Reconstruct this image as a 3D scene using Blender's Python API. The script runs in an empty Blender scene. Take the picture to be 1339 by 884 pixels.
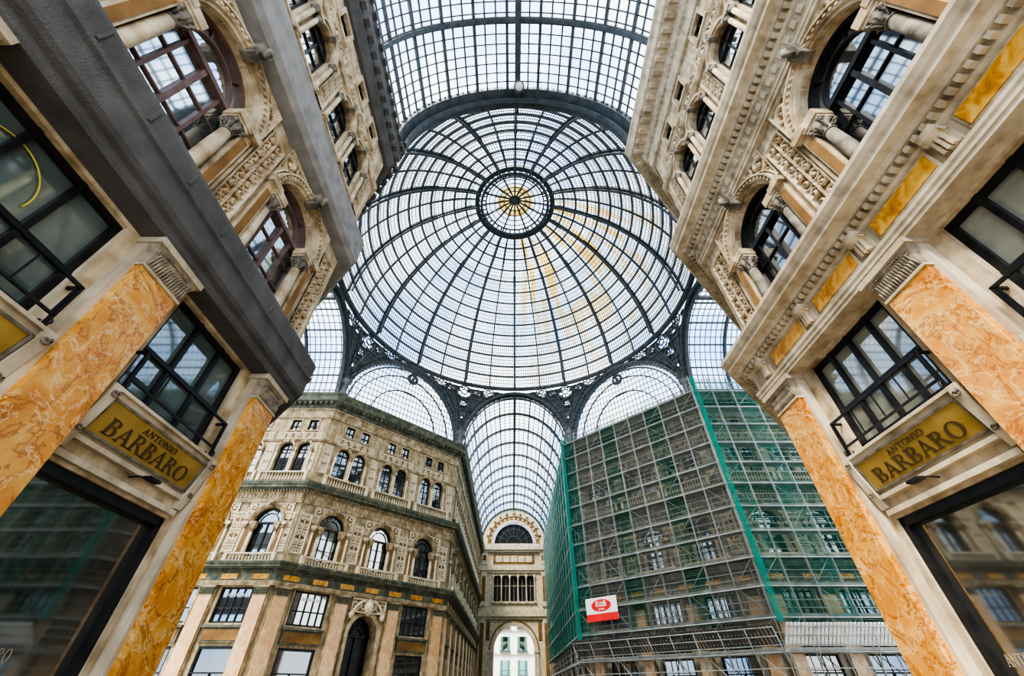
import bpy, math, random
from mathutils import Vector, Matrix
from mathutils.geometry import tessellate_polygon
random.seed(3)
COL = bpy.context.scene.collection
pi = math.pi

# ------------------------------------------------------------------ materials
def newmat(name):
    m = bpy.data.materials.new(name); m.use_nodes = True
    nt = m.node_tree; nt.nodes.clear()
    out = nt.nodes.new('ShaderNodeOutputMaterial')
    return m, nt, out

def ramp(nt, stops):
    r = nt.nodes.new('ShaderNodeValToRGB')
    e = r.color_ramp.elements
    while len(e) > 1: e.remove(e[-1])
    e[0].position = stops[0][0]; e[0].color = (*stops[0][1], 1)
    for p, c in stops[1:]:
        x = e.new(p); x.color = (*c, 1)
    return r

def stone(name, stops, scale=1.2, rough=0.75, bump=0.15, detail=8, dist=0.0, fine=18, metal=0.0, spec=0.3, streak=0.0, stretch=None, vein=None):
    m, nt, out = newmat(name)
    tc = nt.nodes.new('ShaderNodeTexCoord')
    n = nt.nodes.new('ShaderNodeTexNoise'); n.inputs['Scale'].default_value = scale
    n.inputs['Detail'].default_value = detail; n.inputs['Distortion'].default_value = dist
    src = tc.outputs['Object']
    if stretch:
        mp0 = nt.nodes.new('ShaderNodeMapping'); mp0.inputs['Scale'].default_value = stretch; mp0.inputs['Rotation'].default_value = (0.3, 0.6, 0.2)
        nt.links.new(src, mp0.inputs[0]); src = mp0.outputs[0]
    nt.links.new(src, n.inputs['Vector'])
    r = ramp(nt, stops); nt.links.new(n.outputs['Fac'], r.inputs[0])
    b = nt.nodes.new('ShaderNodeBsdfPrincipled')
    b.inputs['Roughness'].default_value = rough; b.inputs['Metallic'].default_value = metal
    b.inputs['Specular IOR Level'].default_value = spec
    col = r.outputs[0]
    if vein:
        n.inputs['Roughness'].default_value = 0.62
        for (sc, wd, cc, ds) in vein:
            nv = nt.nodes.new('ShaderNodeTexNoise'); nv.inputs['Scale'].default_value = sc; nv.inputs['Detail'].default_value = 9; nv.inputs['Distortion'].default_value = ds
            nv.inputs['Roughness'].default_value = 0.6
            nt.links.new(src, nv.inputs['Vector'])
            rv = ramp(nt, [(0.5-wd*3, (0, 0, 0)), (0.5-wd*0.4, (1, 1, 1)), (0.5+wd*0.4, (1, 1, 1)), (0.5+wd, (0, 0, 0))])
            nt.links.new(nv.outputs['Fac'], rv.inputs[0])
            mk_ = nt.nodes.new('ShaderNodeMath'); mk_.operation = 'MULTIPLY'; mk_.inputs[1].default_value = 0.65
            nt.links.new(rv.outputs[0], mk_.inputs[0])
            mv = nt.nodes.new('ShaderNodeMix'); mv.data_type = 'RGBA'
            nt.links.new(mk_.outputs[0], mv.inputs[0]); nt.links.new(col, mv.inputs[6]); mv.inputs[7].default_value = (*cc, 1)
            col = mv.outputs[2]
    if streak:
        mp = nt.nodes.new('ShaderNodeMapping'); mp.inputs['Scale'].default_value = (2.5, 2.5, 0.35)
        nt.links.new(tc.outputs['Object'], mp.inputs[0])
        n4 = nt.nodes.new('ShaderNodeTexNoise'); n4.inputs['Scale'].default_value = 1.6; n4.inputs['Detail'].default_value = 9
        nt.links.new(mp.outputs[0], n4.inputs['Vector'])
        rr = ramp(nt, [(0.32, (1-streak, 1-streak*1.02, 1-streak*1.08)), (0.58, (1, 1, 1))]); nt.links.new(n4.outputs['Fac'], rr.inputs[0])
        mc = nt.nodes.new('ShaderNodeMix'); mc.data_type = 'RGBA'; mc.blend_type = 'MULTIPLY'; mc.inputs[0].default_value = 1
        nt.links.new(col, mc.inputs[6]); nt.links.new(rr.outputs[0], mc.inputs[7]); col = mc.outputs[2]
    nt.links.new(col, b.inputs['Base Color'])
    if bump:
        n2 = nt.nodes.new('ShaderNodeTexNoise'); n2.inputs['Scale'].default_value = fine; n2.inputs['Detail'].default_value = 6
        nt.links.new(tc.outputs['Object'], n2.inputs['Vector'])
        bp = nt.nodes.new('ShaderNodeBump'); bp.inputs['Strength'].default_value = bump; bp.inputs['Distance'].default_value = 0.03
        nt.links.new(n2.outputs['Fac'], bp.inputs['Height']); nt.links.new(bp.outputs[0], b.inputs['Normal'])
    nt.links.new(b.outputs[0], out.inputs[0])
    return m

def glossy_glass(name, c1, c2, refl=0.3, scale=0.7, rough=0.04):
    m, nt, out = newmat(name)
    tc = nt.nodes.new('ShaderNodeTexCoord')
    n = nt.nodes.new('ShaderNodeTexNoise'); n.inputs['Scale'].default_value = scale; n.inputs['Detail'].default_value = 3
    nt.links.new(tc.outputs['Object'], n.inputs['Vector'])
    r = ramp(nt, [(0.35, c1), (0.65, c2)]); nt.links.new(n.outputs['Fac'], r.inputs[0])
    d = nt.nodes.new('ShaderNodeBsdfDiffuse'); nt.links.new(r.outputs[0], d.inputs[0])
    g = nt.nodes.new('ShaderNodeBsdfGlossy'); g.inputs['Roughness'].default_value = rough
    g.inputs['Color'].default_value = (0.9, 0.95, 0.95, 1)
    mx = nt.nodes.new('ShaderNodeMixShader'); mx.inputs[0].default_value = refl
    nt.links.new(d.outputs[0], mx.inputs[1]); nt.links.new(g.outputs[0], mx.inputs[2])
    nt.links.new(mx.outputs[0], out.inputs[0])
    return m

def sky_glass(name, frost=0.25, stain=False, golden=False):
    m, nt, out = newmat(name)
    tc = nt.nodes.new('ShaderNodeTexCoord')
    n = nt.nodes.new('ShaderNodeTexNoise'); n.inputs['Scale'].default_value = 0.35; n.inputs['Detail'].default_value = 8
    nt.links.new(tc.outputs['Object'], n.inputs['Vector'])
    r = ramp(nt, [(0.3, (0.70, 0.79, 0.86)), (0.6, (0.97, 0.98, 0.98))]); nt.links.new(n.outputs['Fac'], r.inputs[0])
    if golden:
        r = ramp(nt, [(0.3, (0.85, 0.38, 0.03)), (0.5, (0.90, 0.58, 0.14)), (0.7, (0.96, 0.85, 0.5))]); nt.links.new(n.outputs['Fac'], r.inputs[0]); n.inputs['Scale'].default_value = 0.9
    col = r.outputs[0]
    if stain:
        sp = nt.nodes.new('ShaderNodeSeparateXYZ'); nt.links.new(tc.outputs['Object'], sp.inputs[0])
        at = nt.nodes.new('ShaderNodeMath'); at.operation = 'ARCTAN2'
        nt.links.new(sp.outputs['Y'], at.inputs[0]); nt.links.new(sp.outputs['X'], at.inputs[1])
        a1 = nt.nodes.new('ShaderNodeMath'); a1.operation = 'MULTIPLY'; a1.inputs[1].default_value = 12.0
        nt.links.new(at.outputs[0], a1.inputs[0])
        cb = nt.nodes.new('ShaderNodeCombineXYZ'); nt.links.new(a1.outputs[0], cb.inputs[0])
        z1 = nt.nodes.new('ShaderNodeMath'); z1.operation = 'MULTIPLY'; z1.inputs[1].default_value = 0.16
        nt.links.new(sp.outputs['Z'], z1.inputs[0]); nt.links.new(z1.outputs[0], cb.inputs[1])
        n3 = nt.nodes.new('ShaderNodeTexNoise'); n3.inputs['Scale'].default_value = 1.1; n3.inputs['Detail'].default_value = 6
        nt.links.new(cb.outputs[0], n3.inputs['Vector'])
        rr = ramp(nt, [(0.49, (0, 0, 0)), (0.56, (1, 1, 1))]); nt.links.new(n3.outputs['Fac'], rr.inputs[0])
        mr = nt.nodes.new('ShaderNodeMapRange'); mr.interpolation_type = 'SMOOTHSTEP'
        mr.inputs['From Min'].default_value = -0.7; mr.inputs['From Max'].default_value = 0.1
        nt.links.new(at.outputs[0], mr.inputs['Value'])
        mr2 = nt.nodes.new('ShaderNodeMapRange'); mr2.interpolation_type = 'SMOOTHSTEP'
        mr2.inputs['From Min'].default_value = 1.6; mr2.inputs['From Max'].default_value = 1.4
        nt.links.new(at.outputs[0], mr2.inputs['Value'])
        mm = nt.nodes.new('ShaderNodeMath'); mm.operation = 'MULTIPLY'
        nt.links.new(mr.outputs[0], mm.inputs[0]); nt.links.new(mr2.outputs[0], mm.inputs[1])
        m3 = nt.nodes.new('ShaderNodeMath'); m3.operation = 'MULTIPLY'
        nt.links.new(mm.outputs[0], m3.inputs[0]); nt.links.new(rr.outputs[0], m3.inputs[1])
        mz = nt.nodes.new('ShaderNodeMapRange')
        mz.inputs['From Min'].default_value = 1.0; mz.inputs['From Max'].default_value = 14.0
        mz.inputs['To Min'].default_value = 0.3; mz.inputs['To Max'].default_value = 0.95
        nt.links.new(sp.outputs['Z'], mz.inputs['Value'])
        m4 = nt.nodes.new('ShaderNodeMath'); m4.operation = 'MULTIPLY'
        nt.links.new(m3.outputs[0], m4.inputs[0]); nt.links.new(mz.outputs[0], m4.inputs[1])
        mc = nt.nodes.new('ShaderNodeMix'); mc.data_type = 'RGBA'
        nt.links.new(m4.outputs[0], mc.inputs[0]); nt.links.new(col, mc.inputs[6]); mc.inputs[7].default_value = (0.95, 0.55, 0.07, 1)
        col = mc.outputs[2]
    t = nt.nodes.new('ShaderNodeBsdfTransparent'); nt.links.new(col, t.inputs[0])
    tl = nt.nodes.new('ShaderNodeBsdfTranslucent'); nt.links.new(col, tl.inputs[0])
    mx = nt.nodes.new('ShaderNodeMixShader'); mx.inputs[0].default_value = frost
    nt.links.new(t.outputs[0], mx.inputs[1]); nt.links.new(tl.outputs[0], mx.inputs[2])
    nt.links.new(mx.outputs[0], out.inputs[0])
    return m

def net(name, col, opac, wave=0.12):
    m, nt, out = newmat(name)
    tc = nt.nodes.new('ShaderNodeTexCoord')
    n = nt.nodes.new('ShaderNodeTexNoise'); n.inputs['Scale'].default_value = 0.9; n.inputs['Detail'].default_value = 6
    nt.links.new(tc.outputs['Object'], n.inputs['Vector'])
    mr = nt.nodes.new('ShaderNodeMapRange'); mr.inputs['From Min'].default_value = 0.3; mr.inputs['From Max'].default_value = 0.7
    mr.inputs['To Min'].default_value = opac - wave; mr.inputs['To Max'].default_value = opac + wave
    nt.links.new(n.outputs['Fac'], mr.inputs['Value'])
    d = nt.nodes.new('ShaderNodeBsdfDiffuse'); d.inputs[0].default_value = (*col, 1)
    tl = nt.nodes.new('ShaderNodeBsdfTranslucent'); tl.inputs[0].default_value = (*col, 1)
    a = nt.nodes.new('ShaderNodeMixShader'); a.inputs[0].default_value = 0.4
    nt.links.new(d.outputs[0], a.inputs[1]); nt.links.new(tl.outputs[0], a.inputs[2])
    t = nt.nodes.new('ShaderNodeBsdfTransparent')
    mx = nt.nodes.new('ShaderNodeMixShader'); nt.links.new(mr.outputs[0], mx.inputs[0])
    nt.links.new(t.outputs[0], mx.inputs[1]); nt.links.new(a.outputs[0], mx.inputs[2])
    nt.links.new(mx.outputs[0], out.inputs[0])
    return m

M = {}
M['cream'] = stone('cream_stone', [(0.3, (0.28, 0.20, 0.11)), (0.45, (0.46, 0.36, 0.23)), (0.62, (0.62, 0.52, 0.37))], streak=0.4, scale=1.8, bump=0.3)
M['pale'] = stone('pale_stone', [(0.3, (0.34, 0.27, 0.18)), (0.6, (0.57, 0.49, 0.36))], streak=0.3, bump=0.2)
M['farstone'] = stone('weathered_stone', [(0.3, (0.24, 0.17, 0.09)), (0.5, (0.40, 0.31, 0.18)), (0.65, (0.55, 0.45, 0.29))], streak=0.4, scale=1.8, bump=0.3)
M['scafstone'] = stone('darker_ochre_stone', [(0.3, (0.18, 0.15, 0.11)), (0.5, (0.30, 0.26, 0.19)), (0.65, (0.42, 0.37, 0.28))], streak=0.3, scale=1.8, bump=0.2)  # darker, greyer version of the ochre stone for facades behind scaffolding
M['farpale'] = stone('pale_column_stone', [(0.3, (0.44, 0.35, 0.23)), (0.65, (0.68, 0.59, 0.43))], scale=1.8, bump=0.1)
M['dirty'] = stone('dark_weathered_stone', [(0.3, (0.05, 0.06, 0.045)), (0.55, (0.115, 0.12, 0.085)), (0.75, (0.24, 0.21, 0.13))], scale=2)
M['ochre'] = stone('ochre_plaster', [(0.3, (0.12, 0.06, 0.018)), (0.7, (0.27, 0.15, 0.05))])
M['yellow'] = stone('yellow_marble', [(0.35, (0.38, 0.15, 0.012)), (0.5, (0.58, 0.27, 0.03)), (0.65, (0.70, 0.41, 0.09))], scale=3, rough=0.35, bump=0, dist=1.5)
M['marble'] = stone('golden_ochre_marble', [(0.30, (0.36, 0.12, 0.012)), (0.42, (0.50, 0.20, 0.025)), (0.50, (0.56, 0.25, 0.04)), (0.58, (0.62, 0.33, 0.075)), (0.70, (0.70, 0.47, 0.19))], scale=0.9, rough=0.25, bump=0, dist=0.9, detail=12, spec=0.4,
                    vein=[(0.8, 0.012, (0.24, 0.06, 0.008), 1.8), (1.3, 0.009, (0.72, 0.50, 0.24), 1.6)])
M['marblepale'] = stone('pale_orange_marble', [(0.3, (0.50, 0.28, 0.12)), (0.5, (0.60, 0.37, 0.18)), (0.7, (0.70, 0.50, 0.29))], scale=1.6, rough=0.35, bump=0, dist=1.0, detail=7, spec=0.5)
M['greycap'] = stone('grey_carved_stone', [(0.3, (0.06, 0.055, 0.045)), (0.7, (0.25, 0.22, 0.17))], scale=4)
M['capstone'] = stone('light_carved_stone', [(0.3, (0.16, 0.13, 0.09)), (0.7, (0.38, 0.32, 0.24))], scale=5)
M['iron'] = stone('grey_painted_iron', [(0.3, (0.04, 0.052, 0.06)), (0.7, (0.085, 0.10, 0.11))], scale=2, rough=0.5, bump=0)
M['ironlight'] = stone('light_grey_iron', [(0.3, (0.09, 0.10, 0.10)), (0.7, (0.18, 0.19, 0.18))], scale=2, rough=0.5, bump=0)
M['black'] = stone('black_painted_frame', [(0.3, (0.006, 0.006, 0.007)), (0.7, (0.02, 0.02, 0.02))], scale=3, rough=0.4, bump=0)
M['maroon'] = stone('maroon_frame', [(0.3, (0.10, 0.06, 0.055)), (0.7, (0.17, 0.11, 0.10))], scale=3, rough=0.5, bump=0)
M['netdark'] = stone('dark_grey_mesh_fabric', [(0.3, (0.075, 0.073, 0.072)), (0.7, (0.13, 0.126, 0.122))], scale=1.5, rough=0.9, bump=0.8, fine=40)
M['netlight'] = stone('light_grey_mesh_fabric', [(0.3, (0.19, 0.185, 0.18)), (0.7, (0.30, 0.29, 0.28))], scale=2, rough=0.9, bump=0.4, fine=60)
M['glassdark'] = glossy_glass('dark_window_glass', (0.006, 0.007, 0.009), (0.03, 0.035, 0.04), 0.36)
M['glasspale'] = glossy_glass('reflective_window_glass', (0.04, 0.045, 0.05), (0.10, 0.11, 0.12), 0.6)
M['glassteal'] = glossy_glass('teal_window_glass', (0.07, 0.095, 0.09), (0.15, 0.185, 0.175), 0.2)
M['glasscream'] = glossy_glass('frosted_window_glass', (0.17, 0.18, 0.15), (0.30, 0.30, 0.25), 0.2)
M['shopglass'] = glossy_glass('shop_glass', (0.02, 0.018, 0.014), (0.06, 0.055, 0.043), 0.22, 0.5)
M['gold'] = stone('gold_panel', [(0.3, (0.24, 0.15, 0.03)), (0.7, (0.36, 0.24, 0.065))], scale=2, rough=0.45, bump=0.05)
M['letter'] = stone('bronze_letters', [(0.3, (0.055, 0.038, 0.015)), (0.7, (0.09, 0.06, 0.025))], rough=0.4, bump=0)
M['white'] = stone('white_paint', [(0.3, (0.75, 0.75, 0.73)), (0.7, (0.85, 0.85, 0.83))], bump=0)
M['paleletter'] = stone('pale_gold_letters', [(0.3, (0.30, 0.26, 0.18)), (0.7, (0.38, 0.33, 0.23))], bump=0)
M['red'] = stone('red_print', [(0.3, (0.65, 0.02, 0.02)), (0.7, (0.75, 0.03, 0.03))], bump=0)
M['neon'] = stone('yellow_paint', [(0.3, (0.45, 0.40, 0.05)), (0.7, (0.55, 0.48, 0.08))], bump=0)
M['steel'] = stone('galvanised_tube', [(0.3, (0.30, 0.32, 0.30)), (0.7, (0.50, 0.52, 0.49))], rough=0.4, bump=0, metal=0.1)
M['deck'] = stone('scaffold_boards', [(0.3, (0.20, 0.20, 0.18)), (0.7, (0.36, 0.36, 0.33))], bump=0)
M['netgreen'] = net('green_debris_netting', (0.03, 0.13, 0.10), 0.36, 0.15)
M['netside'] = net('mid_green_debris_netting', (0.03, 0.18, 0.14), 0.40, 0.2)
M['netarm'] = net('bright_green_debris_netting', (0.03, 0.30, 0.235), 0.68, 0.15)
M['netgrey'] = net('grey_debris_netting', (0.17, 0.18, 0.165), 0.40, 0.14)
M['domeglass'] = sky_glass('dome_glass', 0.2, True)
M['goldglass'] = sky_glass('golden_lantern_glass', 0.2, False, True)
M['vaultglass'] = sky_glass('vault_glass', 0.2)
M['shutter'] = stone('green_shutter', [(0.3, (0.03, 0.15, 0.10)), (0.7, (0.05, 0.22, 0.15))], bump=0)
M['street'] = stone('white_plaster', [(0.3, (0.70, 0.66, 0.58)), (0.7, (0.82, 0.79, 0.72))], bump=0)  # plain warm white plaster of the street building
M['floor'] = stone('polished_marble_floor', [(0.3, (0.18, 0.155, 0.12)), (0.5, (0.30, 0.26, 0.20)), (0.7, (0.40, 0.36, 0.29))], scale=0.6, rough=0.3, bump=0)

# ------------------------------------------------------------------ mesh builder
class MB:
    def __init__(s, *mats): s.v = []; s.f = []; s.m = []; s.sm = []; s.mats = mats
    def face(s, idx, m=0, sm=False): s.f.append(idx); s.m.append(m); s.sm.append(sm)
    def box(s, x0, x1, y0, y1, z0, z1, m=0):
        b = len(s.v)
        s.v += [(x0,y0,z0),(x1,y0,z0),(x1,y1,z0),(x0,y1,z0),(x0,y0,z1),(x1,y0,z1),(x1,y1,z1),(x0,y1,z1)]
        for q in ((0,3,2,1),(4,5,6,7),(0,1,5,4),(1,2,6,5),(2,3,7,6),(3,0,4,7)): s.face([b+i for i in q], m)
    def rings(s, rings, m=0, closed=False, cap=True, sm=False):
        b = len(s.v); n = len(rings[0])
        for r in rings: s.v += [tuple(p) for p in r]
        k = len(rings); last = k if closed else k-1
        for i in range(last):
            j = (i+1) % k
            for a in range(n):
                c = (a+1) % n
                s.face([b+i*n+a, b+i*n+c, b+j*n+c, b+j*n+a], m, sm)
        if cap and not closed:
            s.face([b+a for a in range(n)][::-1], m); s.face([b+(k-1)*n+a for a in range(n)], m)
    def lathe(s, cx, cy, prof, seg=12, m=0):
        s.rings([[(cx+r*math.cos(2*pi*a/seg), cy+r*math.sin(2*pi*a/seg), z) for a in range(seg)] for r, z in prof], m, sm=True)
    def arch(s, cx, zc, ri, ro, y0, y1, n=16, m=0, a0=0.0, a1=pi):
        s.rings([[(cx+ri*math.cos(a), y0, zc+ri*math.sin(a)), (cx+ro*math.cos(a), y0, zc+ro*math.sin(a)),
                  (cx+ro*math.cos(a), y1, zc+ro*math.sin(a)), (cx+ri*math.cos(a), y1, zc+ri*math.sin(a))]
                 for a in [a0+(a1-a0)*i/n for i in range(n+1)]], m)
    def tube(s, path, r, seg=6, m=0, closed=False):
        path = [Vector(p) for p in path]; R = []
        n = len(path)
        for i, p in enumerate(path):
            t = (path[(i+1) % n]-path[i-1]) if closed else (path[min(i+1, n-1)]-path[max(i-1, 0)])
            t.normalize()
            u = Vector((0,0,1)) if abs(t.z) < 0.9 else Vector((1,0,0))
            a = t.cross(u).normalized(); c = t.cross(a)
            R.append([p+a*(r*math.cos(2*pi*k/seg))+c*(r*math.sin(2*pi*k/seg)) for k in range(seg)])
        s.rings(R, m, closed=closed, sm=True)
    def beam(s, path, ups, w, d, m=0, closed=False):
        path = [Vector(p) for p in path]; n = len(path); R = []
        for i, p in enumerate(path):
            t = (path[(i+1) % n]-path[i-1]) if closed else (path[min(i+1, n-1)]-path[max(i-1, 0)])
            t.normalize(); N = Vector(ups[i]).normalized(); S = t.cross(N).normalized()
            R.append([p+S*w/2, p-S*w/2, p-S*w/2-N*d, p+S*w/2-N*d])
        s.rings(R, m, closed=closed)
    def relief(s, x0, x1, z0, z1, y, amp, step=0.045, m=0, m2=1, mirror=True):
        nx = max(4, int((x1-x0)/step)); nz = max(4, int((z1-z0)/step))
        w = x1-x0; h = z1-z0; xc = (x0+x1)/2
        cs = []
        if h >= w:
            rr = w*0.27; k = max(1, int(h/(rr*2.1)))
            for i in range(k): cs.append((w*0.24, z0+h*(i+0.5)/k, (1 if i % 2 else -1)))
        else:
            rr = h*0.42; k = max(1, int(w/2/(rr*1.9)))
            for i in range(k): cs.append((w/2*(i+0.5)/k, (z0+z1)/2, (1 if i % 2 else -1)))
        def H(x, z):
            X = abs(x-xc) if mirror else x-xc
            v = 0
            for (cx, cz, sg) in cs:
                dx = X-cx; dz = z-cz; r = math.hypot(dx, dz)
                if r < rr*1.25:
                    th = math.atan2(dz, dx)
                    v = max(v, (1-(r/(rr*1.25))**3)*(0.5+0.5*math.cos(th*sg+r/rr*9.0)))
            if h >= w: v = max(v, 0.9*max(0, 1-X/(w*0.06)))
            e = min(x-x0, x1-x, z-z0, z1-z)
            if e < step*1.2: v = 0.9
            return v
        b = len(s.v); hs = []
        for j in range(nz+1):
            for i in range(nx+1):
                x = x0+w*i/nx; z = z0+h*j/nz; q = H(x, z); hs.append(q)
                s.v.append((x, y-amp*q, z))
        W = nx+1
        for j in range(nz):
            for i in range(nx):
                a = j*W+i; q = (hs[a]+hs[a+1]+hs[a+W]+hs[a+W+1])/4
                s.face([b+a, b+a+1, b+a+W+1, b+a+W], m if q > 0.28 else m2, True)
    def mesh(s, name, zo=0.0):
        me = bpy.data.meshes.new(name)
        me.from_pydata([(x, y, z-zo) for x, y, z in s.v] if zo else s.v, [], s.f)
        for mt in s.mats: me.materials.append(M[mt])
        me.polygons.foreach_set('material_index', s.m); me.polygons.foreach_set('use_smooth', s.sm)
        me.update(); return me

def tag(o, label=None, cat=None, kind=None, group=None):
    if label: o['label'] = label
    if cat: o['category'] = cat
    if kind: o['kind'] = kind
    if group: o['group'] = group
    return o
def mk(mb, name, zo=0.0, parent=None, loc=(0,0,0), rot=0.0, **kw):
    o = bpy.data.objects.new(name, mb.mesh(name, zo)); COL.objects.link(o)
    o.location = loc; o.rotation_euler = (0, 0, rot)
    if parent: o.parent = parent
    return tag(o, **kw)
def empty(name, loc=(0,0,0), rot=0.0, **kw):
    o = bpy.data.objects.new(name, None); COL.objects.link(o); o.location = loc; o.rotation_euler = (0,0,rot)
    return tag(o, **kw)
def dup(root, parent=None):
    n = root.copy(); COL.objects.link(n)
    if parent: n.parent = parent
    for c in root.children: dup(c, n)
    return n

def text_obj(body, size, mat, name, parent=None, loc=(0,0,0), rot=(pi/2,0,0), ext=0.012, off=0.0, sx=1.0):
    cu = bpy.data.curves.new(name, 'FONT'); cu.body = body; cu.size = size; cu.extrude = ext; cu.offset = off
    cu.align_x = 'CENTER'; cu.align_y = 'CENTER'; cu.space_character = 1.08
    t = bpy.data.objects.new('tmp', cu); COL.objects.link(t)
    bpy.context.view_layer.update()
    me = bpy.data.meshes.new_from_object(t.evaluated_get(bpy.context.evaluated_depsgraph_get()))
    bpy.data.objects.remove(t); bpy.data.curves.remove(cu)
    me.materials.clear(); me.materials.append(M[mat])
    o = bpy.data.objects.new(name, me); COL.objects.link(o)
    o.location = loc; o.rotation_euler = rot; o.scale = (sx, 1, 1)
    if parent: o.parent = parent
    return o

# roman serif capitals drawn as strokes
def serif_text(body, H, W, mat, name, parent, loc, rot, ext=0.015):
    b = MB(mat)
    adv = {'B': .70, 'A': .84, 'R': .80, 'O': .92, 'N': .92, 'T': .80, 'I': .40, ' ': .5}
    tot = sum(adv[c] for c in body)
    S = W/tot
    x = -W/2
    def poly(pts):
        P = [(x+px*S, (py-0.5)*H) for px, py in pts]
        b.rings([[(px, py, 0) for px, py in P], [(px, py, ext) for px, py in P]])
    def bx(x0, x1, y0, y1): poly([(x0, y0), (x1, y0), (x1, y1), (x0, y1)])
    def ring(cx, cy, ro, rz, ri, rzi, a0, a1, n=18):
        R = []
        for i in range(n+1):
            a = a0+(a1-a0)*i/n; c, s = math.cos(a), math.sin(a)
            o = (x+(cx+ro*c)*S, (cy+rz*s-0.5)*H); q = (x+(cx+ri*c)*S, (cy+rzi*s-0.5)*H)
            R.append([(q[0], q[1], 0), (o[0], o[1], 0), (o[0], o[1], ext), (q[0], q[1], ext)])
        b.rings(R)
    t = 0.055
    for ch in body:
        if ch in 'BR':
            bx(.10, .24, 0, 1); bx(.02, .32, 0, t); bx(.02, .30, 1-t, 1)
            bx(.24, .36, 1-t, 1); bx(.24, .36, .5, .5+t)
            ring(.36, .75+t/2, .24, .25-t/2, .11, .25-1.5*t, -pi/2, pi/2)
            if ch == 'B':
                bx(.24, .36, 0, t); ring(.36, .25+t/2, .28, .25+t/2, .14, .25-t/2, -pi/2, pi/2)
            else: poly([(.34, .5), (.48, .5), (.76, .03), (.60, .03)]); bx(.58, .80, 0, t)
        elif ch == 'A':
            poly([(.09, 0), (.15, 0), (.43, 1), (.38, 1)]); poly([(.36, 1), (.45, 1), (.76, 0), (.60, 0)])
            bx(.20, .60, .30, .30+t); bx(0, .25, 0, t); bx(.52, .84, 0, t)
        elif ch == 'O': ring(.45, .5, .41, .52, .26, .46, 0, 2*pi, 32)
        elif ch == 'N':
            bx(.12, .18, 0, 1); bx(.70, .76, 0, 1); poly([(.10, 1), (.26, 1), (.78, 0), (.66, 0)]); bx(.02, .28, 0, t); bx(.02, .2, 1-t, 1); bx(.6, .86, 1-t, 1)
        elif ch == 'T':
            bx(.32, .46, 0, 1); bx(.04, .74, 1-t, 1); bx(.22, .56, 0, t); bx(.04, .09, .8, 1); bx(.69, .74, .8, 1)
        elif ch == 'I': bx(.12, .26, 0, 1); bx(.03, .35, 0, t); bx(.03, .35, 1-t, 1)
        x += adv[ch]*S
    o = bpy.data.objects.new(name, b.mesh(name)); COL.objects.link(o); o.location = loc; o.rotation_euler = rot; o.parent = parent
    return o

# ------------------------------------------------------------------ component prototypes (absolute z, local x along facade, -y to the atrium)
PROTO = {}
CNT = {'window': 0, 'trim': 0}
def reg(key, root, z0, w=None):
    if w is None: root['group'] = 'repeated '+root.name.split('.')[0].replace('_', ' ')+'s along the facades'
    PROTO[key] = [root, z0, w, False]
def place(key, fr, x, y=0.0):
    root, z0, wname = PROTO[key][:3]
    P0, th = fr
    if PROTO[key][3]: o = dup(root)
    else: o = root; PROTO[key][3] = True
    c, s = math.cos(th), math.sin(th)
    o.location = (P0[0]+c*x-s*y, P0[1]+s*x+c*y, z0); o.rotation_euler = (0, 0, th)
    if wname == 'window':
        CNT['window'] += 1; o.name = 'window_%d' % CNT['window']
    return o

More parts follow.
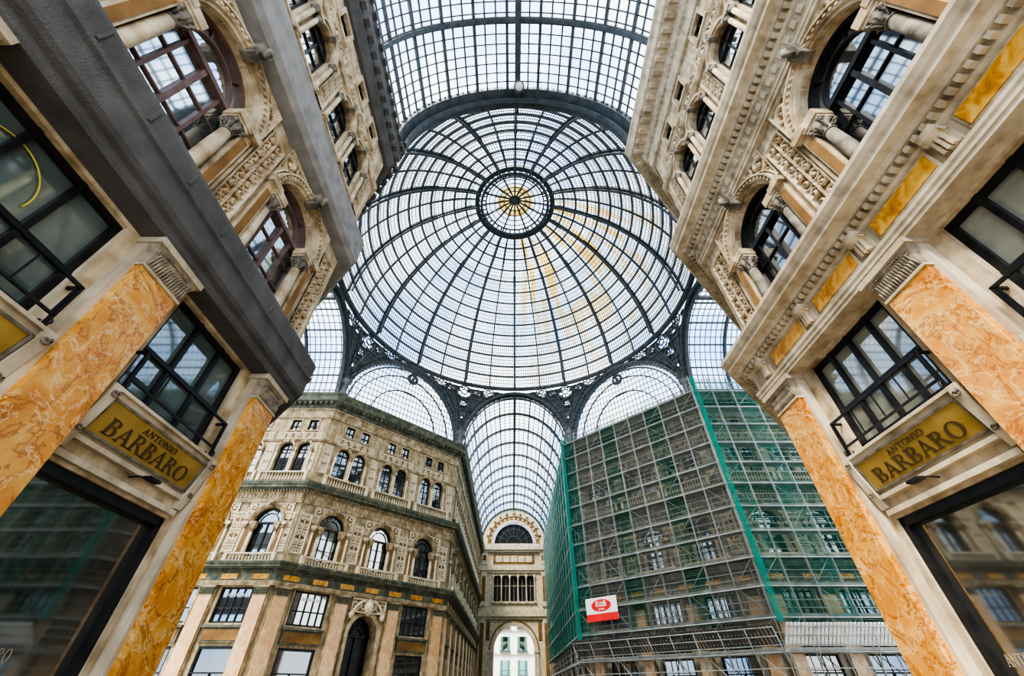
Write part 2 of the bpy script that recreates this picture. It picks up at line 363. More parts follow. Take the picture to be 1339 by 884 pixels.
AW = {'near': (10.0, 1.3, 12.85), 'far': (10.2, 1.25, 13.0)}
def p_archwin(key, kind, stonem, capm, colm, framem, glassm, label, dense=True):
    z0, h, zs = AW[kind]; near = kind == 'near'
    b = MB(stonem, capm, 'ochre')
    b.arch(0, zs, h, h+0.1, -0.12, 0.4, 24); b.arch(0, zs, h+0.1, h+0.24, -0.2, 0, 24); b.arch(0, zs, h+0.24, h+0.3, -0.27, 0, 24)
    for k in range(25):
        a = pi*(k+0.5)/25; cx, cz = (h+0.17)*math.cos(a), zs+(h+0.17)*math.sin(a)
        b.tube([(cx, -0.18, cz), (cx, -0.25, cz)], 0.045, 6)
    xc = h-0.2; yc = 0.02 if near else -0.05
    for sx in (-1, 1):
        b.box(sx*(h+0.16)-0.16, sx*(h+0.16)+0.16, -0.12, 0.0, z0, zs-0.02)
        b.box(sx*(h+0.16)-0.1, sx*(h+0.16)+0.1, -0.15, -0.1, z0+0.2, zs-0.5, 2)
        b.box(sx*xc-0.27, sx*xc+0.27, yc-0.27, max(yc+0.2, 0), zs-0.3, zs-0.02)
        b.box(sx*xc-0.24, sx*xc+0.24, yc-0.23, max(yc+0.2, 0), zs-0.4, zs-0.3)
        b.box(sx*xc-0.25, sx*xc+0.25, yc-0.25, max(yc+0.2, 0), z0, z0+0.12)
        b.box(sx*(h+0.16)-0.24, sx*(h+0.16)+0.24, -0.28, 0.0, zs-0.22, zs)
    b.rings([[(-0.13, -0.42, zs+h-0.08), (0.13, -0.42, zs+h-0.08), (0.13, 0, zs+h-0.08), (-0.13, 0, zs+h-0.08)],
             [(-0.2, -0.52, zs+h+0.42), (0.2, -0.52, zs+h+0.42), (0.2, 0, zs+h+0.42), (-0.2, 0, zs+h+0.42)]], 1)
    b.tube([(0.0, -0.5, zs+h+0.0), (0.0, -0.62, zs+h+0.15), (0, -0.6, zs+h+0.33)], 0.1, 8, 1)
    b.box(-h-0.3, h+0.3, -0.32, 0.35, z0-0.14, z0)
    b.box(-h-0.22, h+0.22, -0.25, 0.1, z0-0.22, z0-0.14)
    root = mk(b, 'arched_window', z0, label=label, cat='window', kind='structure')
    for sx in (-1, 1):
        c = MB(colm, capm); X = sx*xc
        c.box(X-0.2, X+0.2, yc-0.19, yc+0.19, z0+0.12, z0+0.2)
        c.lathe(X, yc, [(0.19, z0+0.2), (0.2, z0+0.26), (0.15, z0+0.3), (0.165, z0+0.36), (0.16, z0+1.2), (0.135, zs-0.85)], 16)
        c.lathe(X, yc, [(0.15, zs-0.85), (0.17, zs-0.82), (0.14, zs-0.78), (0.16, zs-0.62), (0.21, zs-0.55), (0.17, zs-0.54), (0.25, zs-0.4)], 12, 1)
        for q in range(8):
            a = q*pi/4; c.tube([(X+0.15*math.cos(a), yc+0.15*math.sin(a), zs-0.76), (X+0.2*math.cos(a), yc+0.2*math.sin(a), zs-0.6), (X+0.26*math.cos(a), yc+0.26*math.sin(a), zs-0.56)], 0.03, 5, 1)
            if q % 2: c.tube([(X+0.2*math.cos(a), yc+0.2*math.sin(a), zs-0.52), (X+0.3*math.cos(a), yc+0.3*math.sin(a), zs-0.44)], 0.05, 6, 1)
        mk(c, 'column', z0, root)
        if near: continue
        c = MB(colm, capm); X = sx*(h+0.42); yy = -0.2   # outer companion colonnette
        c.box(X-0.16, X+0.16, yy-0.15, 0, z0-0.4, z0+0.14)
        c.lathe(X, yy, [(0.12, z0+0.14), (0.1, z0+0.25), (0.085, zs-0.6)], 10)
        c.lathe(X, yy, [(0.1, zs-0.6), (0.12, zs-0.45), (0.18, zs-0.28)], 10, 1)
        c.box(X-0.18, X+0.18, yy-0.17, 0, zs-0.28, zs-0.02)
        mk(c, 'column', z0, root)
    f = MB(framem); y0, y1 = 0.26, 0.36
    f.arch(0, zs, h-0.12, h, y0-0.04, y1, 24); f.arch(0, zs, h*0.62, h*0.62+0.06, y0, y1, 18)
    f.box(-h, -h+0.12, y0, y1, z0, zs); f.box(h-0.12, h, y0, y1, z0, zs)
    f.box(-h, h, y0-0.06, y1, zs-0.1, zs+0.05); f.box(-0.06, 0.06, y0-0.03, y1, z0, zs); f.box(-h, h, y0, y1, z0, z0+0.2)
    for sx in (-0.62, 0.62): f.box(sx-0.04, sx+0.04, y0, y1, z0, zs)
    for zz in (1.0, 1.95): f.box(-h, h, y0+0.03, y1, z0+zz, z0+zz+0.05)
    for a in (60, 120):
        a = math.radians(a); f.tube([(h*0.62*math.cos(a), y0+0.04, zs+h*0.62*math.sin(a)), (h*0.93*math.cos(a), y0+0.04, zs+h*0.93*math.sin(a))], 0.03, 4)
    mk(f, 'window_frame', z0, root)
    g = MB(glassm); n = 24
    g.v += [(-h, 0.34, z0), (h, 0.34, z0)] + [(h*math.cos(pi*i/n), 0.34, zs+h*math.sin(pi*i/n)) for i in range(n+1)]
    g.face(list(range(len(g.v))))
    mk(g, 'glass_pane', z0, root)
    reg(key, root, z0, 'window')

SW = {'near': (17.4, 0.62, 19.85), 'far': (17.5, 0.66, 19.95)}
def p_smallarch(key, kind, stonem, capm, colm, framem, glassm, label):
    z0, h, zs = SW[kind]
    b = MB(stonem, capm)
    b.arch(0, zs, h, h+0.12, -0.14, 0.35, 16); b.arch(0, zs, h+0.12, h+0.22, -0.22, 0.0, 16)
    b.box(-0.08, 0.08, -0.3, 0, zs+h-0.03, zs+h+0.34, 1)
    b.box(-h-0.2, h+0.2, -0.25, 0.3, z0-0.1, z0)
    for sx in (-1, 1):
        x = sx*(h+0.14); b.box(x-0.14, x+0.14, -0.3, 0, zs-0.14, zs)
    root = mk(b, 'small_arched_window', z0, label=label, cat='window', kind='structure')
    for sx in (-1, 1):
        x = sx*(h+0.14); c = MB(colm, capm)
        c.box(x-0.13, x+0.13, -0.28, 0, z0, z0+0.14)
        c.lathe(x, -0.15, [(0.12, z0+0.14), (0.09, z0+0.2), (0.085, zs-0.4)], 10)
        c.lathe(x, -0.15, [(0.09, zs-0.4), (0.1, zs-0.3), (0.15, zs-0.14)], 10, 1)
        mk(c, 'column', z0, root)
    f = MB(framem); y0, y1 = 0.18, 0.26
    f.arch(0, zs, h-0.1, h, y0, y1, 16)
    f.box(-h, -h+0.09, y0, y1, z0, zs); f.box(h-0.09, h, y0, y1, z0, zs); f.box(-h, h, y0-0.03, y1, zs-0.05, zs+0.05)
    f.box(-0.04, 0.04, y0, y1, z0, zs+h*0.9); f.box(-h, h, y0, y1, z0, z0+0.1)
    for zz in (0.8, 1.55): f.box(-h, h, y0, y1, z0+zz, z0+zz+0.04)
    mk(f, 'window_frame', z0, root)
    g = MB(glassm); n = 16
    g.v += [(-h, 0.24, z0), (h, 0.24, z0)] + [(h*math.cos(pi*i/n), 0.24, zs+h*math.sin(pi*i/n)) for i in range(n+1)]
    g.face(list(range(len(g.v)))); mk(g, 'glass_pane', z0, root)
    reg(key, root, z0, 'window')

def p_rectwin(key, h, za, zb, framem, glassm, stonem, label, nv=2, nh=1, rail=False, sur=True):
    b = MB(framem)
    y0, y1 = 0.12, 0.24; w = 0.1 if h < 1 else 0.13
    b.box(-h, -h+w, y0, y1, za, zb); b.box(h-w, h, y0, y1, za, zb); b.box(-h, h, y0, y1, za, za+w); b.box(-h, h, y0, y1, zb-w, zb)
    for i in range(1, nv):
        x = -h+2*h*i/nv; b.box(x-w*0.35, x+w*0.35, y0-0.02, y1, za, zb)
    for i in range(1, nh+1):
        z = za+(zb-za)*0.42*i; b.box(-h, h, y0-0.02, y1, z-w*0.3, z+w*0.3)
    root = mk(b, 'rect_window', za, label=label, cat='window', kind='structure')
    g = MB(glassm); g.box(-h+0.02, h-0.02, 0.2, 0.23, za+0.02, zb-0.02); mk(g, 'glass_pane', za, root)
    if sur:
        s = MB(stonem)
        s.box(-h-0.16, -h, -0.07, 0.0, za-0.05, zb+0.16); s.box(h, h+0.16, -0.07, 0, za-0.05, zb+0.16); s.box(-h, h, -0.07, 0, zb, zb+0.16)
        s.box(-h-0.2, h+0.2, -0.14, 0.1, za-0.14, za-0.02)
        mk(s, 'window_surround', za, root)
    if rail:
        r = MB('black'); zt = za+0.66
        r.box(-h-0.05, h+0.05, -0.26, -0.21, zt, zt+0.05); r.box(-h-0.05, h+0.05, -0.26, -0.22, za+0.06, za+0.1)
        for i in range(5):
            x = -h+2*h*i/4; r.box(x-0.012, x+0.012, -0.245, -0.225, za+0.08, zt)
        for sx in (-1, 1):
            r.box(sx*(h+0.05)-0.025, sx*(h+0.05)+0.025, -0.26, 0.0, zt, zt+0.05)
            r.box(sx*(h+0.05)-0.025, sx*(h+0.05)+0.025, -0.26, -0.21, za-0.1, zt)
            r.tube([(sx*(h+0.05), -0.24+(0.02+0.011*k)*math.cos(k*0.6), za-0.05+(0.02+0.011*k)*math.sin(k*0.6)) for k in range(12)], 0.025, 5)
        mk(r, 'window_railing', za, root, label='black wrought iron railing with scrolled ends')
    reg(key, root, za, 'window')

def p_shop(key, h, zt, label, split=False):
    b = MB('black', 'cream')
    b.box(-h, -h+0.12, 0.05, 0.3, 0.0, zt); b.box(h-0.12, h, 0.05, 0.3, 0.0, zt); b.box(-h, h, 0.05, 0.3, zt-0.16, zt)
    b.box(-h, h, 0.05, 0.3, 0, 0.35)
    if split: b.box(-h, h, 0.02, 0.3, 2.75, 2.83); b.box(-0.04, 0.04, 0.08, 0.3, 0, 2.8)
    root = mk(b, 'shop_window', 0, label=label, cat='shop window')
    g = MB('shopglass'); g.box(-h+0.02, h-0.02, 0.2, 0.24, 0.05, zt-0.05); mk(g, 'glass_pane', 0, root)
    if not split: serif_text('ANTONIO BARBARO', 0.16, 1.5, 'paleletter', 'window_lettering', root, (-0.5, 0.195, 2.02), (pi/2, 0, 0), 0.004)
    reg(key, root, 0.0)

def p_pilaster(key, stonem, capm, w, label, marble='marble'):
    b = MB(stonem)
    b.box(-w, w, -0.22, 0.05, 0, 8.1); b.box(-w-0.08, w+0.08, -0.46, 0.0, 0, 0.35); b.box(-w-0.04, w+0.04, -0.42, 0, 0.35, 1.1); b.box(-w-0.08, w+0.08, -0.46, 0, 1.1, 1.22)
    root = mk(b, 'pilaster', 0, label=label, cat='pilaster')
    s = MB(marble, stonem)
    k = w-0.1
    s.box(-k, k, -0.36, -0.2, 1.4, 7.46)
    s.box(-k-0.06, k+0.06, -0.42, -0.2, 1.22, 1.4, 1); s.box(-k-0.03, k+0.03, -0.39, -0.2, 7.44, 7.5, 1)
    mk(s, 'marble_shaft', 0, root, label='golden ochre veined marble pilaster shaft')
    c = MB(capm, stonem)
    c.rings([[(-k, -0.37, 7.5), (k, -0.37, 7.5), (k, -0.18, 7.5), (-k, -0.18, 7.5)],
             [(-k*1.02, -0.39, 7.78), (k*1.02, -0.39, 7.78), (k*1.02, -0.18, 7.78), (-k*1.02, -0.18, 7.78)],
             [(-w-0.0, -0.45, 7.98), (w+0.0, -0.45, 7.98), (w+0.0, -0.18, 7.98), (-w-0.0, -0.18, 7.98)]])
    c.box(-w-0.05, w+0.05, -0.5, 0.02, 7.98, 8.12, 1)
    for sx in (-1, 1):
        c.tube([(sx*(k*0.88)+(0.012+0.005*q)*math.cos(q*0.65)*sx, -0.42, 7.87+(0.012+0.005*q)*math.sin(q*0.65)) for q in range(13)], 0.014, 5)
    for i in range(15):
        x = -k*0.93+k*1.86*i/14
        c.tube([(x, -0.37, 7.51), (x, -0.40, 7.6), (x, -0.42, 7.65), (x, -0.41, 7.67)], 0.02, 6)
    for i in range(14):
        x = -k*0.85+k*1.7*i/13
        c.tube([(x, -0.38, 7.64), (x, -0.40, 7.76), (x, -0.44, 7.82)], 0.017, 6)
    for i in range(11): c.tube([(-k*0.6+k*1.2*i/10, -0.42, 7.9), (-k*0.6+k*1.2*i/10, -0.46, 7.92)], 0.022, 6)
    mk(c, 'capital', 0, root, label='carved grey stone capital with volutes and leaves')
    reg(key, root, 0.0)

def p_balustrade(key, h, za, zb, stonem, y, label):
    b = MB(stonem)
    b.box(-h, h, y-0.14, y+0.14, zb-0.12, zb); b.box(-h, h, y-0.12, y+0.12, za, za+0.1)
    n = max(3, int(2*h/0.26)); H = zb-za
    for i in range(n):
        x = -h+2*h*(i+0.5)/n
        b.lathe(x, y, [(0.07, za+0.1), (0.05, za+0.1+H*0.1), (0.085, za+0.1+H*0.25), (0.045, za+H*0.6), (0.04, zb-0.2), (0.07, zb-0.12)], 7)
    for sx in (-1, 1): b.box(sx*(h-0.02)-0.14, sx*(h-0.02)+0.14, y-0.16, y+0.16, za, zb+0.03)
    root = mk(b, 'balustrade', za, label=label, cat='balustrade')
    reg(key, root, za)

def p_relief(key, x0, x1, z0, z1, amp, m1, m2, name, label, step=0.045, back=0.05):
    b = MB(m1, m2)
    b.box(x0-0.07, x1+0.07, -back, 0.02, z0-0.07, z0); b.box(x0-0.07, x1+0.07, -back, 0.02, z1, z1+0.07)
    b.box(x0-0.07, x0, -back, 0.02, z0, z1); b.box(x1, x1+0.07, -back, 0.02, z0, z1)
    b.relief(x0, x1, z0, z1, -0.012, amp, step)
    root = mk(b, name, z0, label=label, cat='carved ornament')
    reg(key, root, z0)

def p_spandrel(key, half, z0, z1, zs, rc, m1, m2, label, step=0.045):
    b = MB(m1, m2)
    nx = int(2*half/step); nz = int((z1-z0)/step); idx = {}
    for j in range(nz+1):
        for i in range(nx+1):
            x = -half+2*half*i/nx; z = z0+(z1-z0)*j/nz
            r = math.hypot(x, z-zs)
            if r < rc: continue
            v = 0
            for (ux, uz, ur, sg) in ((half*0.80, z1-0.42, 0.42, 1), (half*0.52, z1-0.24, 0.24, -1), (half*0.9, z1-1.05, 0.26, -1)):
                X = abs(x)-ux; Z = z-uz; q = math.hypot(X, Z); th = math.atan2(Z, X)
                if q < ur*1.2: v = max(v, (1-(q/(ur*1.2))**3)*(0.5+0.5*math.cos(th*sg+q/ur*9)))
            if min(half-abs(x), z-z0, z1-z) < 0.07 or r < rc+0.06: v = 1
            idx[(i, j)] = (len(b.v), v); b.v.append((x, -0.02-0.11*v, z))
    for j in range(nz):
        for i in range(nx):
            ks = [(i, j), (i+1, j), (i+1, j+1), (i, j+1)]
            if all(k in idx for k in ks):
                vv = sum(idx[k][1] for k in ks)/4
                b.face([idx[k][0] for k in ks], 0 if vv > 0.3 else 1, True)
    root = mk(b, 'spandrel_relief', z0, label=label, cat='carved ornament')
    reg(key, root, z0)

def p_panel(key, h, mat, label):
    b = MB(mat, 'cream')
    b.box(-h, h, -0.40, -0.3, 8.56, 8.94); b.box(-h-0.06, h+0.06, -0.38, -0.3, 8.5, 9.0, 1)
    root = mk(b, 'marble_plaque', 8.46, label=label, cat='marble plaque')
    reg(key, root, 8.46)

def p_console(key, m1, label):
    b = MB(m1)
    pr = [(0, 8.42), (-0.42, 8.5), (-0.46, 8.66), (-0.42, 8.8), (-0.6, 8.92), (-0.62, 9.05), (0, 9.08)]
    b.rings([[(x, y, z) for y, z in pr] for x in (-0.16, 0.16)])
    for sx in (-0.17, 0.17): b.tube([(sx, -0.5+(0.02+0.008*q)*math.cos(q*0.7), 8.92+(0.02+0.008*q)*math.sin(q*0.7)) for q in range(10)], 0.03, 5)
    for q in range(3): b.box(-0.11+0.09*q-0.02, -0.11+0.09*q+0.03, -0.5, -0.4, 8.5, 8.85)
    root = mk(b, 'scroll_bracket', 8.42, label=label, cat='bracket')
    reg(key, root, 8.42)

def p_sign(key, stonem, label):
    z0 = 4.36
    b = MB(stonem, 'greycap')
    b.rings([[(x, -0.06, 4.80), (x, -0.25, 5.46), (x, -0.25, 5.54), (x, 0.05, 5.54), (x, 0.05, 4.72), (x, -0.06, 4.72)] for x in (-1.45, 1.45)])
    b.box(-1.5, 1.5, -0.32, 0.02, 5.54, 5.6); b.box(-1.45, 1.45, -0.13, 0.02, 4.66, 4.74)
    b.box(-1.45, 1.45, -0.1, 0.02, 4.36, 4.46)
    for sx in (-1, 1):
        b.rings([[(sx*1.47+dx, -0.08, 4.5), (sx*1.47+dx, -0.18, 4.8), (sx*1.47+dx, -0.33, 5.46), (sx*1.47+dx, -0.33, 5.6), (sx*1.47+dx, 0, 5.6), (sx*1.47+dx, 0, 4.5)] for dx in (-0.09, 0.09)])
        b.tube([(sx*1.47+(0.015+0.006*q)*math.cos(q*0.65), -0.34, 5.44+(0.015+0.006*q)*math.sin(q*0.65)) for q in range(12)], 0.018, 5, 1)
        b.tube([(sx*1.47+(0.015+0.005*q)*math.cos(q*0.65), -0.2, 4.8+(0.015+0.005*q)*math.sin(q*0.65)) for q in range(11)], 0.016, 5, 1)
    root = mk(b, 'shop_sign', z0, label=label, cat='sign')
    a = math.atan2(0.19, 0.66)
    yc, zc = -0.165, 5.13
    dz = Vector((0, -math.sin(a), math.cos(a))); nn = Vector((0, -math.cos(a), -math.sin(a)))
    c = Vector((0, yc, zc))
    def slab(p, hx, hz, d0, d1, cx=0, cz=0, m=0):
        p.rings([[c+Vector((cx+sx*hx, 0, 0))+dz*(cz+sz*hz)+nn*dd for sx, sz in ((-1,-1),(1,-1),(1,1),(-1,1))] for dd in (d0, d1)], m)
    p = MB('gold'); slab(p, 1.31, 0.29, 0, 0.03)
    mk(p, 'sign_panel', z0, root, label='gold coloured sign board')
    p = MB('greycap', 'gold')
    slab(p, 1.36, 0.02, 0, 0.05, 0, 0.30); slab(p, 1.36, 0.02, 0, 0.05, 0, -0.30)
    slab(p, 0.02, 0.32, 0, 0.05, 1.34, 0); slab(p, 0.02, 0.32, 0, 0.05, -1.34, 0)
    mk(p, 'sign_frame', z0, root)
    o1 = c+nn*0.031-dz*0.075; o2 = c+nn*0.031+dz*0.17
    serif_text('BARBARO', 0.28, 2.2, 'letter', 'lettering', root, (o1.x, o1.y, o1.z-z0), (pi/2+a, 0, 0))
    serif_text('ANTONIO', 0.11, 0.95, 'letter', 'lettering', root, (o2.x, o2.y, o2.z-z0), (pi/2+a, 0, 0))
    l = MB('black'); l.box(-0.14, 0.14, -0.6, -0.45, 4.5, 4.55); l.tube([(0, -0.5, 4.54), (0, -0.25, 4.6), (0, -0.05, 4.58)], 0.016, 5)
    mk(l, 'sign_lamp', z0, root, label='small black sign spotlight')
    reg(key, root, z0)

def p_fascia(key, label):
    z0 = 4.5
    b = MB('dirty', 'ochre')
    b.box(-1.6, 1.6, -0.2, 0.02, 4.5, 5.4); b.box(-1.45, 1.45, -0.24, -0.18, 4.62, 5.28, 1); b.box(-1.7, 1.7, -0.35, 0.02, 5.4, 5.55)
    root = mk(b, 'shop_fascia', z0, label=label, cat='shop fascia')
    reg(key, root, z0)

p_archwin('aw_r', 'near', 'cream', 'greycap', 'greycap', 'black', 'glassdark', 'tall arched window with black frame between grey columns')
p_archwin('aw_l', 'near', 'cream', 'greycap', 'cream', 'maroon', 'glasspale', 'tall arched window with maroon frame between cream columns')
p_archwin('aw_f', 'far', 'farstone', 'farstone', 'farpale', 'black', 'glassdark', 'arched window with black frame between weathered columns')
p_smallarch('sw_n', 'near', 'cream', 'greycap', 'cream', 'black', 'glasspale', 'narrow arched window with slim stone columns')
p_smallarch('sw_f', 'far', 'farstone', 'farstone', 'farpale', 'black', 'glassdark', 'narrow arched window in weathered ochre facade')
p_rectwin('at_n', 0.4, 22.1, 23.2, 'black', 'glassdark', 'cream', 'small square attic window with stone surround')
p_rectwin('at_f', 0.48, 22.0, 23.2, 'black', 'glassdark', 'farstone', 'small square attic window under the dark cornice')
p_rectwin('mz_l', 1.3, 5.75, 8.05, 'black', 'glassteal', 'cream', 'wide mezzanine window with black frame and teal glass', 3, 1, True, False)
p_rectwin('mz_r', 1.3, 5.75, 8.05, 'black', 'glasscream', 'cream', 'wide mezzanine window with black frame and frosted glass', 4, 1, True, False)
p_rectwin('mz_f', 1.5, 5.7, 8.05, 'black', 'glassdark', 'farstone', 'wide mezzanine window with dark panes', 5, 1, False, True)
p_shop('shop', 1.45, 4.3, 'tall black framed shop window between marble pilasters')
p_shop('shop_f', 1.45, 4.3, 'black framed shopfront of ochre building', True)
p_pilaster('pl_n', 'pale', 'capstone', 0.58, 'golden marble pilaster with carved grey capital')
p_pilaster('pl_f', 'farstone', 'dirty', 0.62, 'marble faced pilaster of the ochre building', 'marblepale')
p_balustrade('bl_1f', 2.0, 9.75, 10.4, 'farpale', -0.6, 'weathered stone balustrade under arched window')
p_balustrade('bl_2f', 2.2, 16.4, 17.4, 'farpale', -0.5, 'weathered balustrade under paired windows')
p_relief('rp_n', -0.36, 0.36, 10.2, 14.0, 0.13, 'cream', 'ochre', 'pier_relief', 'carved scroll relief panel on cream stone pier', 0.035)
p_relief('p2_n', -0.3, 0.3, 17.6, 20.4, 0.12, 'cream', 'ochre', 'pier_relief', 'slim carved relief panel on upper pier', 0.045)
p_relief('rp_f', -0.5, 0.5, 10.6, 13.8, 0.14, 'farpale', 'ochre', 'pier_relief', 'carved candelabra relief on weathered pier', 0.06)
p_relief('rb_n', -1.7, 1.7, 16.45, 17.25, 0.14, 'cream', 'ochre', 'parapet_relief', 'carved foliage relief panel on parapet', 0.04)
p_relief('rt_n', -1.9, 1.9, 21.0, 21.7, 0.13, 'cream', 'ochre', 'frieze_relief', 'carved scroll frieze below attic windows', 0.045)
p_relief('rt_f', -2.2, 2.2, 21.0, 21.7, 0.12, 'farpale', 'ochre', 'frieze_relief', 'weathered scroll frieze below attic windows', 0.06)
p_relief('p2_f', -0.4, 0.4, 17.7, 20.5, 0.12, 'farpale', 'ochre', 'pier_relief', 'slim carved relief on upper pier', 0.06)
p_spandrel('sp_n', 1.72, 12.95, 14.62, 12.85, 1.62, 'cream', 'ochre', 'carved foliage around arched window head', 0.035)
p_spandrel('sp_f', 2.0, 13.2, 14.62, 13.0, 1.57, 'farpale', 'ochre', 'weathered carved foliage around arched window head', 0.055)
p_panel('fp_n', 0.72, 'yellow', 'yellow marble plaque set in entablature')
p_console('cb_n', 'cream', 'carved scroll bracket under cornice')
p_sign('sign', 'pale', 'gold shop sign board with raised capital letters above shop window')
p_fascia('fascia', 'ochre shop fascia board above dark shopfront')

# ------------------------------------------------------------------ facades
def rect(xa, xb, za, zb): return [(xa, za), (xb, za), (xb, zb), (xa, zb)]
def archp(cx, h, za, zs, n=16): return [(cx-h, za), (cx+h, za)] + [(cx+h*math.cos(pi*i/n), zs+h*math.sin(pi*i/n)) for i in range(n+1)]
def cell(b, x0, x1, z0, z1, holes, m=0, dep=0.45):
    loops = [[Vector((x, z, 0)) for x, z in rect(x0, x1, z0, z1)]] + [[Vector((x, z, 0)) for x, z in h] for h in holes]
    flat = [p for l in loops for p in l]
    base = len(b.v); b.v += [(p.x, 0.0, p.y) for p in flat]
    for t in tessellate_polygon(loops): b.face([base+i for i in t], m)
    for h in holes:
        bb = len(b.v); n = len(h)
        b.v += [(x, 0.0, z) for x, z in h]+[(x, dep, z) for x, z in h]
        for i in range(n):
            j = (i+1) % n; b.face([bb+i, bb+j, bb+n+j, bb+n+i], m)

def facade(name, A, B, centers, kind, mat, pil=(), door=None, label='', near=None):
    A = Vector((A[0], A[1], 0)); B = Vector((B[0], B[1], 0)); d = B-A; L = d.length; th = math.atan2(d.y, d.x)
    fr = (A, th); b = MB(mat, 'dirty')
    edges = [0]+[(centers[i]+centers[i+1])/2 for i in range(len(centers)-1)]+[L]
    z0w, hwn, zsw = AW['near' if kind == 'near' else 'far']
    zs0, shw, szs = SW['near' if kind == 'near' else 'far']
    if not centers: b.box(0, L, 0, 0.4, 0, 24.5)
    for i, c in enumerate(centers):
        x0, x1 = edges[i], edges[i+1]
        if door == i:
            cell(b, x0, x1, 0, 8.2, [archp(c, 1.35, 0.01, 5.5)], dep=1.5)
        else:
            cell(b, x0, x1, 0, 5.0, [rect(c-1.45, c+1.45, 0.01, 4.3)])
            hh = 1.3 if kind == 'near' else 1.5
            cell(b, x0, x1, 5.0, 8.2, [rect(c-hh, c+hh, 5.75 if kind == 'near' else 5.7, 8.05)])
        cell(b, x0, x1, 8.2, 16.5, [archp(c, hwn, z0w, zsw)])
        cell(b, x0, x1, 16.5, 21.5, [archp(c-0.9, shw, zs0, szs), archp(c+0.9, shw, zs0, szs)])
        hw, za_ = (0.4, 22.1) if kind == 'near' else (0.48, 22.0)
        cell(b, x0, x1, 21.5, 24.5, [rect(c-0.9-hw, c-0.9+hw, za_, 23.2), rect(c+0.9-hw, c+0.9+hw, za_, 23.2)])
    if centers: b.box(0, L, 0.46 if door is None else 1.5, 0.6 if door is None else 1.6, 0, 24.5, 1)
    mk(b, name, 0, loc=A, rot=th, label=label, cat='wall', kind='structure')
    N = kind == 'near'
    for i, c in enumerate(centers):
        if door != i:
            place('shop' if N else 'shop_f', fr, c)
            place(near['mz'] if N else 'mz_f', fr, c)
            place('sign' if N else 'fascia', fr, c)
        place(near['aw'] if N else 'aw_f', fr, c)
        for sx in (-0.9, 0.9):
            place('sw_n' if N else 'sw_f', fr, c+sx); place('at_n' if N else 'at_f', fr, c+sx)
        if not N: place('bl_1f', fr, c)
        place('rb_n' if N else 'bl_2f', fr, c)
        place('sp_n' if N else 'sp_f', fr, c)
        place('rt_n' if N else 'rt_f', fr, c)
        if N and near.get('fp'):
            place('fp_n', fr, c-1.07); place('fp_n', fr, c+1.07); place('cb_n', fr, c)
    for x in pil:
        place('pl_n' if N else 'pl_f', fr, x)
        if N:
            if near.get('fp'): place('cb_n', fr, x)
            place('rp_n', fr, x); place('p2_n', fr, x)
        elif name.find('arm') < 0:
            place('rp_f', fr, x); place('p2_f', fr, x)
    return fr

XL, XR, CX, CY = -7.1, 7.9, 0.4, 29.5
def bays(L, n, e): w = (L-2*e)/n; return [e+w*(i+0.5) for i in range(n)], [e+w*i for i in range(n+1)]
facade('wall_left', (XL, -5), (XL, 10), [3.55, 7.85, 12.15], 'near', 'cream', [1.4, 5.7, 10.0, 14.35], label='cream stone gallery facade with carved ornament', near=dict(mz='mz_l', aw='aw_l'))
facade('wall_left_return', (XL, 10), (-19.1, 22), [], 'near', 'cream', label='plain cream stone facade face', near={})
facade('wall_right', (XR, 10), (XR, -5), [2.85, 7.15, 11.45], 'near', 'cream', [0.65, 5.0, 9.3, 13.6], label='cream stone gallery facade with yellow marble frieze', near=dict(mz='mz_r', aw='aw_r', fp=True))
facade('wall_right_return', (19.9, 22), (XR, 10), [], 'near', 'cream', label='plain cream stone facade face', near={})
facade('wall_far_left_front', (-34, 37), (-19.1, 37), [2.6, 7.5, 12.4], 'far', 'farstone', [0.2, 5.05, 9.95, 14.2], label='weathered ochre stone facade with arched windows')
c, p = bays(16.97, 3, 0.75)
facade('wall_far_left_diagonal', (-19.1, 37), (XL, 49), c, 'far', 'farstone', p, door=1, label='weathered ochre stone facade with arched windows and doorway')
ca, pa = bays(47, 9, 0.75)
facade('wall_far_left_arm', (XL, 49), (XL, 96), ca, 'far', 'farstone', pa, label='weathered ochre stone facade of gallery arm')
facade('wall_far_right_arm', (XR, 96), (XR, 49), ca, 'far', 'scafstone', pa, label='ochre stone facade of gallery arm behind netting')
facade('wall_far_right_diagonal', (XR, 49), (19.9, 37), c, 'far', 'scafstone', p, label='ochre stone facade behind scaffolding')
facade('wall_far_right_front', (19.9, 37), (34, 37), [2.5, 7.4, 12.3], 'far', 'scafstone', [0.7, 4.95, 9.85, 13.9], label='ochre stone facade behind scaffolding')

# doorway of left diagonal
b = MB('dirty', 'farstone', 'black', 'glassdark')
b.arch(0, 5.5, 1.35, 1.7, -0.2, 1.0, 18, 1); b.box(-1.7, -1.35, -0.2, 0.8, 0, 5.5, 1); b.box(1.35, 1.7, -0.2, 0.8, 0, 5.5, 1)
b.arch(0, 5.5, 0.5, 0.58, 0.9, 1.0, 14, 2)
for k in range(1, 6):
    a = k*pi/6; b.tube([(0.5*math.cos(a), 0.95, 5.5+0.5*math.sin(a)), (1.35*math.cos(a), 0.95, 5.5+1.35*math.sin(a))], 0.035, 4, 2)
b.box(-1.35, 1.35, 0.85, 1.0, 5.35, 5.5, 2)
b.box(-0.05, 0.05, 0.9, 1.0, 0, 5.4, 2); b.box(-1.35, 1.35, 1.1, 1.14, 0.0, 7.0, 2)
th = pi/4; A = Vector((-19.1, 37, 0)); q = A+Vector((math.cos(th), math.sin(th), 0))*c[1]
mk(b, 'door_1', 0, loc=q, rot=th, label='arched stone doorway with dark iron fanlight', cat='doorway', kind='structure')
o = MB('farpale', 'ochre')
o.relief(-1.7, 1.7, 7.0, 8.05, -0.15, 0.35, 0.06)
